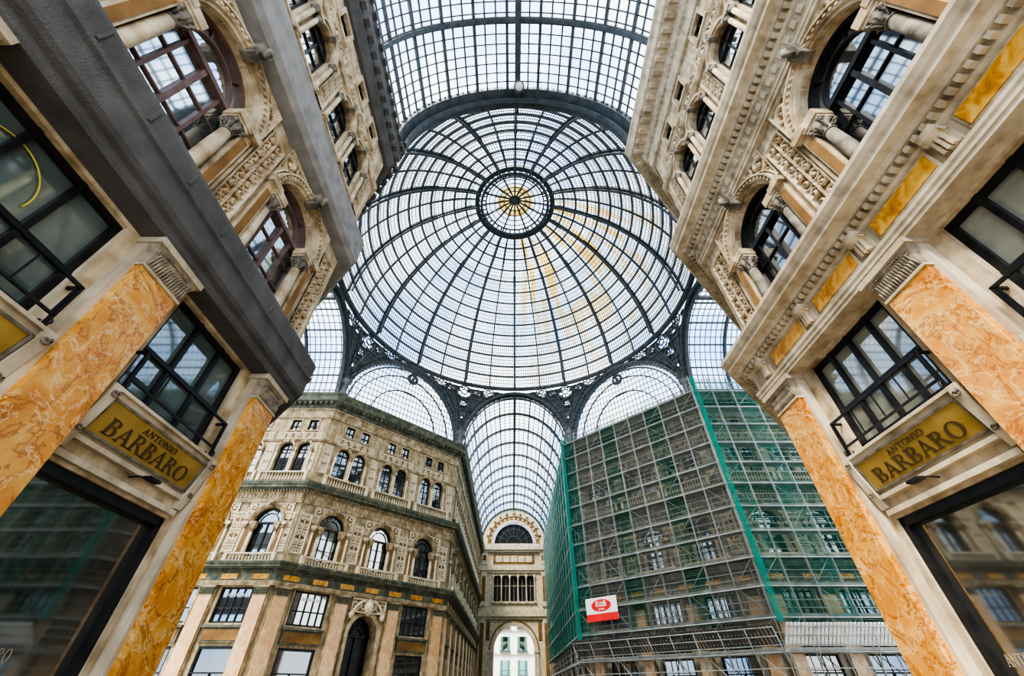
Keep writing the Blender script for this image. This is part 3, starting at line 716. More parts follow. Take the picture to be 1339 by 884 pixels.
o.lathe(0, -0.35, [(0.0, 6.8), (0.3, 6.95), (0.42, 7.4), (0.36, 7.8), (0.0, 8.2)], 14)
for sx in (-1, 1):
    o.tube([(sx*(0.4+1.2*t), -0.4, 7.9-1.1*t*t) for t in [k/10 for k in range(11)]], 0.12, 7)
    o.lathe(sx*1.5, -0.35, [(0.0, 6.5), (0.2, 6.6), (0.25, 6.9), (0.0, 7.2)], 10)
mk(o, 'door_crest', 6.5, loc=(q.x, q.y, 6.5), rot=th, label='carved cartouche crest above arched doorway', cat='carved ornament')

# ------------------------------------------------------------------ cornices swept along plan
def offset_poly(pl, d):
    out = []
    n = len(pl)
    for i in range(n):
        p = Vector(pl[i])
        ds = []
        if i > 0: ds.append((Vector(pl[i])-Vector(pl[i-1])).normalized())
        if i < n-1: ds.append((Vector(pl[i+1])-Vector(pl[i])).normalized())
        ns = [Vector((q.y, -q.x)) for q in ds]
        if len(ns) == 1: out.append(p+ns[0]*d)
        else:
            m = (ns[0]+ns[1]).normalized(); out.append(p+m*(d/max(0.3, m.dot(ns[0]))))
    return out
def trim(pl, prof, mats, label, dent=None, cat='cornice', seg_m=None):
    CNT['trim'] += 1
    b = MB(*mats)
    offs = [offset_poly(pl, o) for o, z in prof]
    R = [[(offs[k][i].x, offs[k][i].y, prof[k][1]) for k in range(len(prof))] for i in range(len(pl))]
    f0 = len(b.f); b.rings(R)
    if seg_m:
        n = len(prof)
        for i in range(len(pl)-1):
            for a in range(n):
                if a in seg_m: b.m[f0+i*n+a] = seg_m[a]
    if dent:
        for (o0, o1, z0, z1, w, sp, mi) in dent:
            lo = offset_poly(pl, o0)
            for i in range(len(pl)-1):
                A = lo[i]; B = lo[i+1]; d = B-A; L = d.length; d.normalize(); nn = Vector((d.y, -d.x))
                k = int(L/sp)
                for j in range(k):
                    s = (j+0.5)*L/k
                    p = A+d*(s-w/2); q = A+d*(s+w/2); e = nn*(o1-o0)
                    R = [[(p.x, p.y, z0), (q.x, q.y, z0), (q.x+e.x, q.y+e.y, z0), (p.x+e.x, p.y+e.y, z0)],
                         [(p.x, p.y, z1), (q.x, q.y, z1), (q.x+e.x, q.y+e.y, z1), (p.x+e.x, p.y+e.y, z1)]]
                    b.rings(R, mi)
    return mk(b, 'trim_%d' % CNT['trim'], 0, label=label, cat=cat, kind='structure')

NL = [(XL, -5), (XL, 10), (-19.1, 22), (-34, 22)]
NR = [(34, 22), (19.9, 22), (XR, 10), (XR, -5)]
FL = [(-34, 37), (-19.1, 37), (XL, 49), (XL, 96)]
FR = [(XR, 96), (XR, 49), (19.9, 37), (34, 37)]
c1 = [(-0.1, 8.12), (0.4, 8.12), (0.4, 8.22), (0.43, 8.22), (0.43, 8.32), (0.46, 8.34), (0.46, 8.42), (0.34, 8.46), (0.34, 9.0), (0.42, 9.04), (0.45, 9.08), (0.45, 9.24), (0.6, 9.26), (0.66, 9.34), (0.88, 9.36), (0.88, 9.5), (0.94, 9.52), (1.0, 9.64), (1.0, 9.75), (-0.1, 9.75)]
c2 = [(-0.1, 14.65), (0.2, 14.65), (0.2, 14.77), (0.24, 14.78), (0.24, 14.9), (0.28, 14.92), (0.2, 14.98), (0.2, 15.42), (0.3, 15.45), (0.34, 15.5), (0.34, 15.7), (0.5, 15.72), (0.55, 15.8), (0.82, 15.82), (0.82, 16.02), (0.88, 16.05), (0.95, 16.25), (0.95, 16.4), (-0.1, 16.4)]
c3 = [(-0.1, 23.4), (0.15, 23.4), (0.2, 23.6), (0.2, 24.2), (0.35, 24.4), (0.4, 24.8), (0.95, 25.1), (1.0, 25.6), (1.1, 25.8), (1.1, 26.0), (-0.1, 26.0)]
cm = [(-0.1, 20.75), (0.12, 20.75), (0.2, 20.9), (0.2, 20.95), (-0.1, 20.95)]
d1 = [(0.45, 0.58, 9.1, 9.22, 0.1, 0.19, 0)]
d2 = [(0.34, 0.48, 15.52, 15.69, 0.12, 0.22, 0), (0.2, 0.27, 15.05, 15.35, 0.16, 0.34, 0)]
d3 = [(0.38, 0.85, 24.75, 25.02, 0.2, 0.55, 0), (0.2, 0.32, 24.2, 24.38, 0.14, 0.28, 0)]
trim(NR, c1, ['pale'], 'pale stone entablature with dentils', d1)
trim(NR, c2, ['pale'], 'pale stone cornice with dentils', d2)
trim(NR, c3, ['pale'], 'pale stone crowning cornice with brackets', d3)
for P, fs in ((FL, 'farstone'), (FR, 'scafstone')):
    trim(P, c1, ['dirty', 'yellow', fs], 'dark weathered entablature with yellow marble inlays', d1+[(0.34, 0.38, 8.55, 8.92, 1.3, 2.4, 1)], seg_m={0: 2, 1: 2, 2: 2, 3: 2, 4: 2, 5: 2})
    trim(P, c2, ['dirty', fs], 'dark weathered cornice with dentils', [(0.34, 0.48, 15.52, 15.69, 0.13, 0.26, 1), (0.2, 0.27, 15.05, 15.35, 0.18, 0.36, 1)], seg_m={k: 1 for k in range(9)})
    trim(P, c3, ['dirty', fs], 'dark weathered crowning cornice with brackets', [(0.38, 0.85, 24.75, 25.02, 0.2, 0.55, 0), (0.2, 0.32, 24.2, 24.38, 0.14, 0.28, 1)], seg_m={0: 1, 1: 1, 2: 1, 3: 1})
    trim(P, cm, [fs], 'slim weathered string course', None)
trim(NR, cm, ['cream'], 'slim cream string course', None)
trim(NL, cm, ['cream'], 'slim cream string course', None)
n1 = [(-0.1, 8.13), (0.46, 8.14), (0.50, 8.2), (0.50, 8.34), (0.60, 8.38), (0.66, 8.46), (0.66, 8.95), (0.72, 9.0), (0.72, 9.1), (0.69, 9.14), (0.72, 9.5), (0.70, 9.6), (0.64, 9.68), (-0.1, 9.7)]
n2 = [(-0.1, 14.7), (0.45, 14.8), (0.6, 15.0), (0.62, 16.3), (0.5, 16.4), (-0.1, 16.4)]
n3 = [(-0.1, 23.4), (0.2, 23.4), (0.5, 23.8), (0.6, 25.8), (0.5, 26.0), (-0.1, 26.0)]
trim(NL, n1, ['netdark'], 'entablature wrapped in dark grey protective mesh', [(0.70, 0.735, 9.12, 9.5, 0.05, 1.1, 0)])
trim(NL, n2, ['netlight'], 'cornice wrapped in light grey protective mesh', None)
trim(NL, n3, ['netdark'], 'crowning cornice wrapped in dark mesh with knobbed edge', [(0.55, 0.78, 23.9, 24.2, 0.3, 0.6, 0), (0.55, 0.75, 25.3, 25.6, 0.3, 0.6, 0)])

# ------------------------------------------------------------------ floor
b = MB('floor'); b.box(-45, 45, -12, 140, -0.3, 0.0)
mk(b, 'floor', 0, label='polished marble floor of the gallery', cat='floor', kind='structure')

# ------------------------------------------------------------------ dome
R, H, ZB = 18.8, 18.9, 35.2
def DP(ph, el, k=1.0): return Vector((R*k*math.cos(el)*math.cos(ph), R*k*math.cos(el)*math.sin(ph), H*k*math.sin(el)))
def DN(ph, el): return Vector((math.cos(el)*math.cos(ph), math.cos(el)*math.sin(ph), math.sin(el)))
EM = math.acos(5.3/R)
dome = empty('glass_dome', (CX, CY, ZB), label='great iron and glass dome over the crossing', cat='dome')
dome['kind'] = 'structure'
def addp(mb, name, parent, **kw): return mk(mb, name, 0, parent, **kw)
g = MB('domeglass'); n1_, n2_ = 96, 20
g.v += [tuple(DP(2*pi*i/n1_, EM*j/n2_)) for j in range(n2_+1) for i in range(n1_)]
for j in range(n2_):
    for i in range(n1_): g.face([j*n1_+i, j*n1_+(i+1) % n1_, (j+1)*n1_+(i+1) % n1_, (j+1)*n1_+i], 0, True)
addp(g, 'dome_glass', dome)
NS = 20
for k in range(16):
    ph = 2*pi*k/16+pi/2
    b = MB('iron'); els = [EM*j/NS for j in range(NS+1)]
    b.beam([DP(ph, e, 1.0) for e in els], [DN(ph, e) for e in els], 0.32, 0.22)
    b.beam([DP(ph, e, 0.972) for e in els], [DN(ph, e) for e in els], 0.28, 0.14)
    for j in range(NS):
        b.tube([DP(ph, EM*j/NS, 0.97), DP(ph, EM*(j+0.5)/NS, 0.995), DP(ph, EM*(j+1)/NS, 0.97)], 0.05, 4)
    addp(b, 'dome_rib', dome)
for k in range(16):
    ph = 2*pi*(k+0.5)/16+pi/2; b = MB('iron'); e2 = [e*0.99 for e in els]
    b.beam([DP(ph, e, 0.999) for e in e2], [DN(ph, e) for e in e2], 0.2, 0.2)
    addp(b, 'intermediate_rib', dome)
bars = MB('iron'); NB = 352
for k in range(NB):
    if k % 11 == 0: continue
    ph = 2*pi*k/NB+pi/2; top = EM*(0.97 if k % 2 == 0 else 0.75)
    e2 = [top*j/14 for j in range(15)]
    bars.beam([DP(ph, e, 1.001) for e in e2], [DN(ph, e) for e in e2], 0.075, 0.06)
o = addp(bars, 'glazing_bar', dome); o['kind'] = 'stuff'
for j in range(1, 14):
    el = EM*(j/14.0); b = MB('iron')
    P = [DP(2*pi*i/96, el, 0.998) for i in range(96)]; U = [DN(2*pi*i/96, el) for i in range(96)]
    b.beam(P, U, 0.25, 0.2, closed=True)
    addp(b, 'purlin_ring', dome)
for j in range(42):
    if j % 3 == 0: continue
    el = EM*(j/42.0)
    b = MB('iron')
    P = [DP(2*pi*i/96, el, 1.0) for i in range(96)]; U = [DN(2*pi*i/96, el) for i in range(96)]
    b.beam(P, U, 0.075, 0.06, closed=True)
    addp(b, 'purlin_ring', dome)
def circ(r, z, n=96): return [Vector((r*math.cos(2*pi*i/n), r*math.sin(2*pi*i/n), z)) for i in range(n)]
b = MB('iron', 'ironlight')
U = [Vector((p.x, p.y, 0)) for p in circ(1, 0)]
b.beam(circ(19.35, -0.15), U, 0.3, 0.6, closed=True); b.beam(circ(18.95, -0.5), U, 0.12, 0.2, closed=True)
for i in range(96):
    a = 2*pi*i/96; a2 = 2*pi*(i+0.5)/96
    b.tube([(18.8*math.cos(a), 18.8*math.sin(a), -0.5), (18.8*math.cos(a2), 18.8*math.sin(a2), -0.2), (18.8*math.cos(2*a2-a), 18.8*math.sin(2*a2-a), -0.5)], 0.05, 4)
addp(b, 'base_ring', dome)
oz = H*math.sin(EM)
b = MB('iron', 'ironlight')
b.beam(circ(5.65, oz+0.2), U, 0.6, 0.65, closed=True); b.beam(circ(4.85, oz-0.2), U, 0.35, 0.35, closed=True)
b.beam(circ(4.2, oz+0.2), U, 0.16, 0.2, closed=True)
for i in range(40):
    a = 2*pi*i/40; a2 = 2*pi*(i+0.5)/40
    b.tube([(5.1*math.cos(a), 5.1*math.sin(a), oz), (4.6*math.cos(a2), 4.6*math.sin(a2), oz-0.15), (5.1*math.cos(2*a2-a), 5.1*math.sin(2*a2-a), oz)], 0.1, 4)
    b.tube([(4.5*math.cos(a), 4.5*math.sin(a), oz), (4.2*math.cos(a), 4.2*math.sin(a), oz+0.15)], 0.12, 5)
addp(b, 'oculus_ring', dome)
lan = MB('iron')
for k in range(16):
    a = 2*pi*k/16+pi/2
    lan.beam([Vector((r*math.cos(a), r*math.sin(a), oz+0.3+(4.6-r)*0.3)) for r in (4.6, 3, 1.4, 0.3)], [Vector((0, 0, 1))]*4, 0.24, 0.2)
for r in (1.5, 2.2, 2.9, 3.6): lan.beam([Vector((p.x, p.y, oz+0.3+(4.6-r)*0.3)) for p in circ(r, 0, 48)], [Vector((0, 0, 1))]*48, 0.12, 0.12, closed=True)
for k in range(64):
    a = 2*pi*k/64+pi/2
    lan.beam([Vector((r*math.cos(a), r*math.sin(a), oz+0.32+(4.6-r)*0.3)) for r in (4.5, 1.5)], [Vector((0, 0, 1))]*2, 0.06, 0.06)
lan.lathe(0, 0, [(0.1, oz+1.0), (0.6, oz+1.2), (0.7, oz+1.6), (0.2, oz+1.8)], 16)
addp(lan, 'lantern_frame', dome)
g = MB('goldglass', 'vaultglass')
rads = (5.2, 4.6, 2.5, 1.4, 0.1)
g.rings([[(r*math.cos(2*pi*i/48), r*math.sin(2*pi*i/48), oz+0.4+(4.6-r)*0.3) for i in range(48)] for r in rads], cap=False, sm=True)
for k in range(96): g.m[k] = 1
addp(g, 'lantern_glass', dome)

# ------------------------------------------------------------------ crossing arches, pendentives, lunettes
ZS, RISE = 26.0, 8.6
sides = []
for k in range(8):
    a = k*pi/4
    if k % 2 == 0: sides.append((a, 19.5, 7.5))
    else: sides.append((a, 19.09, 8.485))
def arc_pts(h, rise, n=32, k=1.0): return [(h*k*math.cos(pi*i/n), rise*math.sin(pi*i/n)*k) for i in range(n+1)]
for i, (a, A, h) in enumerate(sides):
    rot = a-pi/2
    d = Vector((math.cos(a), math.sin(a), 0)); c0 = Vector((CX, CY, ZS))+d*A
    b = MB('iron', 'ironlight')
    pts = arc_pts(h, RISE)
    P = [Vector((x, 0, z)) for x, z in pts]; Uv = [Vector((x, 0, z+0.001)) for x, z in pts]
    b.beam(P, Uv, 1.3 if i == 6 else 0.8, 0.5 if i == 6 else 0.4)
    P2 = [p*0.91 for p in P]; b.beam(P2, Uv, 0.3, 0.14)
    n = 48
    for j in range(n):
        t0, t1, tm = pi*j/n, pi*(j+1)/n, pi*(j+0.5)/n
        b.tube([(h*0.95*math.cos(t0), 0, RISE*0.95*math.sin(t0)), (h*0.905*math.cos(tm), 0, RISE*0.905*math.sin(tm)), (h*0.95*math.cos(t1), 0, RISE*0.95*math.sin(t1))], 0.05, 4)
        t = tm
        for sg in (-1, 1):
            yb = (0.65 if i == 6 else 0.4)*sg
            b.tube([(h*0.974*math.cos(t), yb, RISE*0.974*math.sin(t)), (h*0.974*math.cos(t), yb+0.08*sg, RISE*0.974*math.sin(t))], 0.09, 6, 1)
    mk(b, 'crossing_arch', 0, loc=c0, rot=rot, label='riveted grey iron arch with lattice border', cat='iron arch', group='arches of the octagonal crossing')
    if i % 2 == 1:
        lun = MB('iron', 'ironlight')
        hh, rr = h*0.92, RISE*0.92
        x = -hh+0.6
        while x < hh:
            z = rr*math.sqrt(max(0, 1-(x/hh)**2))
            if z > 0.3: lun.box(x-0.035, x+0.035, 0.05, 0.12, 0, z)
            x += 0.5
        for z in [0.75*q for q in range(0, 11)]:
            if z > rr: continue
            xx = hh*math.sqrt(max(0, 1-(z/rr)**2)); lun.box(-xx, xx, 0.04, 0.12, z, z+0.07)
        for kk in (0.86, 0.6):
            pp = arc_pts(hh, rr, 32, kk); lun.beam([Vector((x, 0.05, z)) for x, z in pp], [Vector((x, 0, z+.001)) for x, z in pp], 0.18, 0.12)
        lun.tube([(0.62*math.cos(2*pi*q/20), -0.2, rr*0.86+0.62*math.sin(2*pi*q/20)) for q in range(20)], 0.2, 8, 0, True)
        lun.tube([(0.0, -0.2, rr*0.86), (0, -0.35, rr*0.86)], 0.22, 10)
        for q in range(8):
            an = q*pi/4; lun.tube([(0.2*math.cos(an), -0.2, rr*0.86+0.2*math.sin(an)), (0.6*math.cos(an), -0.2, rr*0.86+0.6*math.sin(an))], 0.04, 4)
        root = mk(lun, 'lunette_window', 0, loc=c0+d*0.25, rot=rot, label='semicircular glazed iron lunette above cornice', cat='lunette window', group='lunettes of the octagonal crossing')
        gl = MB('vaultglass'); pp = arc_pts(h*0.93, RISE*0.93, 32); gl.v += [(x, 0.15, z) for x, z in pp]; gl.face(list(range(len(pp))))
        mk(gl, 'lunette_glass', 0, root)
for i in range(8):
    a1, A1, h1 = sides[i]; a2, A2, h2 = sides[(i+1) % 8]
    if a2 < a1: a2 += 2*pi
    nA, nS = 30, 20
    V = []
    for j in range(nA+1):
        al = pi/2*j/nA
        e1 = a1+math.atan(h1*math.cos(al)/A1); r1 = math.hypot(A1, h1*math.cos(al))
        e2 = a2-math.atan(h2*math.cos(al)/A2); r2 = math.hypot(A2, h2*math.cos(al))
        row = []
        for s in range(nS+1):
            t = s/nS; an = e1+(e2-e1)*t; r = r1+(r2-r1)*t
            row.append(Vector((r*math.cos(an), r*math.sin(an), RISE*math.sin(al))))
        V.append(row)
    b = MB('iron', 'ironlight')
    base = len(b.v)
    for row in V: b.v += [tuple(p) for p in row]
    discs = [(V[16][10], 0.55), (V[22][10], 1.0), (V[26][4], 0.75), (V[26][16], 0.75), (V[11][10], 0.32), (V[23][6], 0.35), (V[23][14], 0.35)]
    for j in range(nA):
        for s in range(nS):
            cc = (V[j][s]+V[j+1][s+1])/2
            if any((cc-q).length < r*0.7 for q, r in discs): continue
            b.face([base+j*(nS+1)+s, base+j*(nS+1)+s+1, base+(j+1)*(nS+1)+s+1, base+(j+1)*(nS+1)+s], 0, True)
    inw = lambda p, q=0.15: Vector((p.x, p.y, p.z))-Vector((p.x, p.y, 0)).normalized()*q
    for s in (3, 7, 13, 17): b.tube([inw(V[j][s]) for j in range(5, nA+1)], 0.06, 5, 1)
    for j in (9, 13, 19, 27): b.tube([inw(V[j][s]) for s in range(nS+1)], 0.05, 5, 1)
    for (pc, rr) in discs:
        cc = inw(pc, 0.25); rad = Vector((cc.x, cc.y, 0)).normalized(); tx = Vector((-rad.y, rad.x, 0)); tz = Vector((0, 0, 1))
        b.tube([cc+tx*rr*math.cos(2*pi*q/20)+tz*rr*math.sin(2*pi*q/20) for q in range(20)], 0.09, 5, 1, True)
        b.tube([cc+tx*rr*0.4*math.cos(2*pi*q/10)+tz*rr*0.4*math.sin(2*pi*q/10) for q in range(10)], 0.1, 5, 0, True)
        for q in range(8):
            an = q*pi/4; b.tube([cc+tx*rr*0.4*math.cos(an)+tz*rr*0.4*math.sin(an), cc+tx*rr*math.cos(an)+tz*rr*math.sin(an)], 0.07, 4)
    rc = math.hypot(19.5, 7.5); ac = a1+math.atan(h1/A1)
    cc = Vector((rc*math.cos(ac), rc*math.sin(ac), 0)) - Vector((math.cos(ac), math.sin(ac), 0))*0.3
    b.lathe(cc.x, cc.y, [(0.5, 0.0), (0.6, 0.3), (0.4, 0.6), (0.4, 1.6), (0.7, 2.1), (0.3, 2.4), (0.0, 3.2)], 10, 1)
    mk(b, 'iron_pendentive', 0, loc=(CX, CY, ZS), label='dark iron pendentive with scroll lattice between arches', cat='pendentive', group='pendentives of the octagonal crossing')

# ------------------------------------------------------------------ barrel vaults
def vault(start, ang, L, label, fine=0.7, npl=24, ribsp=4.6, bw=0.08, rw=0.32):
    root = empty('glass_vault', (start[0], start[1], ZS), ang-pi/2, label=label, cat='glass vault'); root['kind'] = 'structure'
    h, rise = 7.5, 8.2
    nseg = 28
    P = [(h*math.cos(pi*i/nseg), rise*math.sin(pi*i/nseg)) for i in range(nseg+1)]
    g = MB('vaultglass')
    for y in (0, L): g.v += [(x, y, z) for x, z in P]
    for i in range(nseg): g.face([i, i+1, nseg+1+i+1, nseg+1+i], 0, True)
    mk(g, 'vault_glass', 0, root)
    f = MB('iron'); y = fine
    while y < L:
        f.beam([Vector((x, y, z)) for x, z in P], [Vector((x, 0, z+.001)) for x, z in P], bw, 0.07); y += fine
    o = mk(f, 'glazing_bar', 0, root); o['kind'] = 'stuff'
    for k in range(1, npl):
        t = pi*k/npl; x, z = h*math.cos(t)*0.998, rise*math.sin(t)*0.998
        w = 0.4 if k*2 == npl else (0.18 if k % 3 == 0 else 0.1)
        q = MB('iron'); q.beam([Vector((x, 0, z)), Vector((x, L, z))], [Vector((x, 0, z))]*2, w, w*0.9)
        mk(q, 'vault_purlin', 0, root)
    y = ribsp
    while y < L+0.1:
        q = MB('iron')
        q.beam([Vector((x, y, z)) for x, z in P], [Vector((x, 0, z+.001)) for x, z in P], rw, rw*0.75)
        q.beam([Vector((x*0.965, y, z*0.965)) for x, z in P], [Vector((x, 0, z+.001)) for x, z in P], rw*0.7, 0.1)
        for i in range(nseg):
            xa, za = P[i]; xb, zb = P[i+1]
            q.tube([(xa*0.965, y, za*0.965), ((xa+xb)/2*0.985, y, (za+zb)/2*0.985), (xb*0.965, y, zb*0.965)], 0.04, 4)
        mk(q, 'vault_rib', 0, root); y += ribsp
    return root
vault((CX, 49), pi/2, 47, 'iron and glass barrel vault over far arm', 0.95, 30, 4.7, 0.07, 0.24)
vault((CX, 10), -pi/2, 15, 'iron and glass barrel vault with ridge beam', 0.55, 32, 4.6, 0.07)
vault((CX-19.5, CY), pi, 16, 'iron and glass barrel vault over side arm', 0.6, 28)
vault((CX+19.5, CY), 0, 16, 'iron and glass barrel vault over side arm', 0.6, 28)
b = MB('ironlight', 'white'); b.lathe(0, 0, [(0.05, 0.5), (0.05, 0.25), (0.35, 0.15), (0.38, 0.0)], 16); b.lathe(0, 0, [(0.3, 0.02), (0.2, -0.08), (0.0, -0.12)], 16, 1)
mk(b, 'ceiling_lamp', 0, loc=(CX+0.1, 9.0, 33.4), label='round grey lamp hanging under vault ridge', cat='lamp')

# ------------------------------------------------------------------ end wall of the far arm
b = MB('farpale', 'ochre', 'dirty')
def cellE(x0, x1, z0, z1, holes): cell(b, x0, x1, z0, z1, holes, 0, 1.2)
cellE(-7.5, 7.5, 0, 14.5, [archp(0, 3.9, 0.01, 7.9, 20)])
cellE(-7.5, 7.5, 14.5, 22, [rect(-4.2+i*1.72, -4.2+i*1.72+1.5, 15.8, 20.4) for i in range(5)])
cellE(-7.5, 7.5, 22, 26, [])
b.box(-7.5, 7.5, 1.21, 1.3, 14.5, 22, 2)
n = 24
fan = [(7.5*math.cos(pi*i/n), 26+8.2*math.sin(pi*i/n)) for i in range(n+1)]
hole = [(4.3*math.cos(pi*i/n), 26.6+4.2*math.sin(pi*i/n)) for i in range(n+1)]
loops = [[Vector((x, z, 0)) for x, z in fan], [Vector((x, z, 0)) for x, z in hole]]
base = len(b.v); b.v += [(p.x, 0, p.y) for l in loops for p in l]
for t in tessellate_polygon(loops): b.face([base+i for i in t], 0)
mk(b, 'wall_end', 0, loc=(CX, 96, 0), label='pale stone end wall with archway and loggia', cat='wall', kind='structure')
for i in range(5):
    w = MB('black', 'farpale'); w.box(-0.72, 0.72, 0.8, 1.1, 15.9, 20.35); w.box(-0.03, 0.03, 0.74, 0.8, 15.9, 20.3, 1); w.box(-0.7, 0.7, 0.74, 0.8, 18.6, 18.7, 1)
    CNT['window'] += 1
    mk(w, 'window_%d' % CNT['window'], 15.9, loc=(CX-3.45+i*1.72, 96, 15.9), label='tall dark loggia window in end wall', cat='window', kind='structure')
b = MB('farpale', 'ochre', 'iron')
b.arch(0, 7.9, 3.9, 4.6, -0.25, 0, 24); b.arch(0, 7.9, 4.6, 4.8, -0.35, 0, 24, 1)
for sx in (-1, 1):
    b.box(sx*4.3-0.4, sx*4.3+0.4, -0.3, 0, 0, 7.9); b.box(sx*4.3-0.5, sx*4.3+0.5, -0.45, 0, 7.6, 7.95)
    for zz in ((0, 13), (15, 21), (22.4, 25)): b.box(sx*6.3-0.6, sx*6.3+0.6, -0.4, 0, zz[0], zz[1]); b.box(sx*6.3-0.35, sx*6.3+0.35, -0.44, 0, zz[0]+0.8, zz[1]-0.8, 1)
    b.box(sx*5.1-0.35, sx*5.1+0.35, -0.12, 0, 9.5, 12.4, 1)
for zz, t, o_ in ((13.2, 1.0, 0.7), (21.3, 0.9, 0.6), (25.2, 1.1, 0.9)): b.box(-7.3, 7.3, -o_, 0, zz, zz+t); b.box(-7.3, 7.3, -o_*0.6, 0, zz-0.4, zz)
b.box(-4.4, 4.4, -0.15, 0, 22.6, 24.4, 1)
for k in range(5): b.box(-3.9+k*1.6, -2.5+k*1.6, -0.25, 0, 22.9, 24.1, 0)
b.box(-4.6, 4.6, -0.35, 0.2, 15.4, 15.7)
b.arch(0, 26.6, 4.3, 4.9, -0.3, 0, 24); b.arch(0, 26.6, 5.6, 5.8, -0.2, 0, 24, 1); b.arch(0, 26.6, 5.0, 5.5, -0.06, 0, 24, 1)
for k in range(1, 16):
    a = k*pi/16; b.tube([(5.25*math.cos(a), -0.1, 26.6+5.25*math.sin(a)), (5.25*math.cos(a), -0.2, 26.6+5.25*math.sin(a))], 0.22, 8)
for k in range(1, 12):
    a = k*pi/12; b.lathe(6.4*math.cos(a)*0.95, -0.1, [(0.0, 26.5+6.4*math.sin(a)-0.35), (0.35, 26.5+6.4*math.sin(a)), (0.0, 26.5+6.4*math.sin(a)+0.35)], 8, 1)
mk(b, 'trim_end', 0, loc=(CX, 96, 0), label='stone mouldings of end wall', cat='moulding', kind='structure')
for i in range(6):
    b = MB('farpale'); b.lathe(0, 0, [(0.22, 15.9), (0.14, 16.2), (0.13, 19.6), (0.25, 20.1), (0.28, 20.4)], 10)
    b.box(-0.22, 0.22, -0.2, 0.2, 15.6, 15.9)
    mk(b, 'loggia_column', 15.6, loc=(CX-4.31+i*1.72, 95.7, 15.6), label='slender pale loggia column on end wall', cat='column', group='loggia columns of end wall')
b = MB('iron', 'black')
b.v += [(x, 0.3, z) for x, z in hole]; b.face(list(range(len(hole))), 1)
for k in range(1, 8):
    a = k*pi/8; b.tube([(0, 0.2, 26.6), (4.2*math.cos(a), 0.2, 26.6+4.2*math.sin(a))], 0.06, 4)
for r in (1.5, 3.0): b.arch(0, 26.6, r, r+0.12, 0.15, 0.25, 20)
CNT['window'] += 1
mk(b, 'window_%d' % CNT['window'], 26.6, loc=(CX, 96, 26.6), label='dark semicircular fanlight window in end wall', cat='window', kind='structure')
b = MB('street', 'farpale')
b.box(-12, 12, 0, 6, 0, 30)
for z in (4.2, 8.6, 13): b.box(-12, 12, -0.3, 0, z, z+0.25, 1)
ext = mk(b, 'street_building', 0, loc=(CX, 118, 0), label='white plastered street building with green shutters', cat='building')
for z in (0.6, 5.0, 9.4, 13.8):
    for x in (-6, -2, 2, 6):
        w = MB('glassdark', 'shutter', 'iron'); w.box(-0.55, 0.55, -0.06, 0.02, z, z+2.6); w.box(-1.1, -0.58, -0.12, 0, z, z+2.6, 1); w.box(0.58, 1.1, -0.12, 0, z, z+2.6, 1)
        w.box(-1.3, 1.3, -0.9, 0, z-0.25, z-0.1, 2); w.box(-1.3, 1.3, -0.92, -0.88, z+0.8, z+0.85, 2)
        for q in range(14): w.box(-1.3+0.2*q, -1.28+0.2*q, -0.91, -0.89, z-0.1, z+0.82, 2)
        mk(w, 'shuttered_window', 0, ext, loc=(x, 0, 0))

# ------------------------------------------------------------------ scaffolding
def scaffold(A, B, H_, label, pattern, bw=2.2, lift=2.0, off=1.1, name='scaffolding', z_net0=5.6, edge=None):
    A = Vector((A[0], A[1], 0)); B = Vector((B[0], B[1], 0)); d = B-A; L = d.length; th = math.atan2(d.y, d.x)
    root = empty(name, A, th, label=label, cat='scaffolding', group='scaffolding around the building')
    n = max(1, round(L/bw)); w = L/n
    for i in range(n+1):
        for y in (0.0, off*0.85):
            p = MB('steel'); top = H_+0.8+random.uniform(-0.5, 0.5)
            p.tube([(i*w, y, 0), (i*w, y, top)], 0.045, 6)
            if y == 0.0: p.tube([(i*w, -0.2, 5.6), (i*w, -0.2, H_+0.6)], 0.03, 5)
            mk(p, 'standard', 0, root)
    k = int(H_/lift)
    for j in range(1, k+1):
        z = j*lift
        p = MB('deck', 'steel'); p.box(0, L, 0.08, off*0.8, z-0.1, z-0.04)
        p.box(0, L, -0.02, 0.04, z-0.06, z+0.14)
        mk(p, 'deck', 0, root)
        p = MB('steel')
        for y in (-0.2, off*0.85): p.tube([(-0.2, y, z-0.13), (L+0.2, y, z-0.13)], 0.045, 5)
        for q in (0.5, 1.0): p.tube([(0, 0.0, z+q), (L, 0, z+q)], 0.03, 5)
        for i in range(n+1): p.tube([(i*w, -0.2, z-0.13), (i*w, off, z-0.13)], 0.035, 5)
        mk(p, 'ledger', 0, root)
    for i in range(0, n, 2):
        p = MB('steel')
        for j in range(k):
            a, c_ = (i*w, (i+1)*w) if j % 2 == 0 else ((i+1)*w, i*w)
            p.tube([(a, 0.05, j*lift), (c_, 0.05, (j+1)*lift)], 0.035, 5)
        mk(p, 'brace', 0, root)
    def netm(m, x0, x1, nx=6, nz=40, yo=0.0):
        g = MB(m)
        for jj in range(nz+1):
            z = z_net0+(H_+0.6-z_net0)*jj/nz
            for ii in range(nx+1):
                x = x0+(x1-x0)*ii/nx
                fz = abs(math.sin(pi*z/lift))*math.sin(pi*ii/nx)
                g.v.append((x, -0.06+yo-0.10*fz+0.02*math.sin(x*5+z*3), z))
        for jj in range(nz):
            for ii in range(nx):
                a = jj*(nx+1)+ii; g.face([a, a+1, a+nx+2, a+nx+1], 0, True)
        mk(g, 'netting', 0, root, label='grey debris netting' if m == 'netgrey' else 'green debris netting')
    for i in range(n): netm(pattern[i % len(pattern)], i*w, (i+1)*w)
    if edge: netm(edge, 0.0, 0.55, 2, 40, -0.25)
    return root, th
S1 = (6.6, 90); S2 = (6.6, 48.46); S3 = (19.36, 35.7); S4 = (34, 35.7)
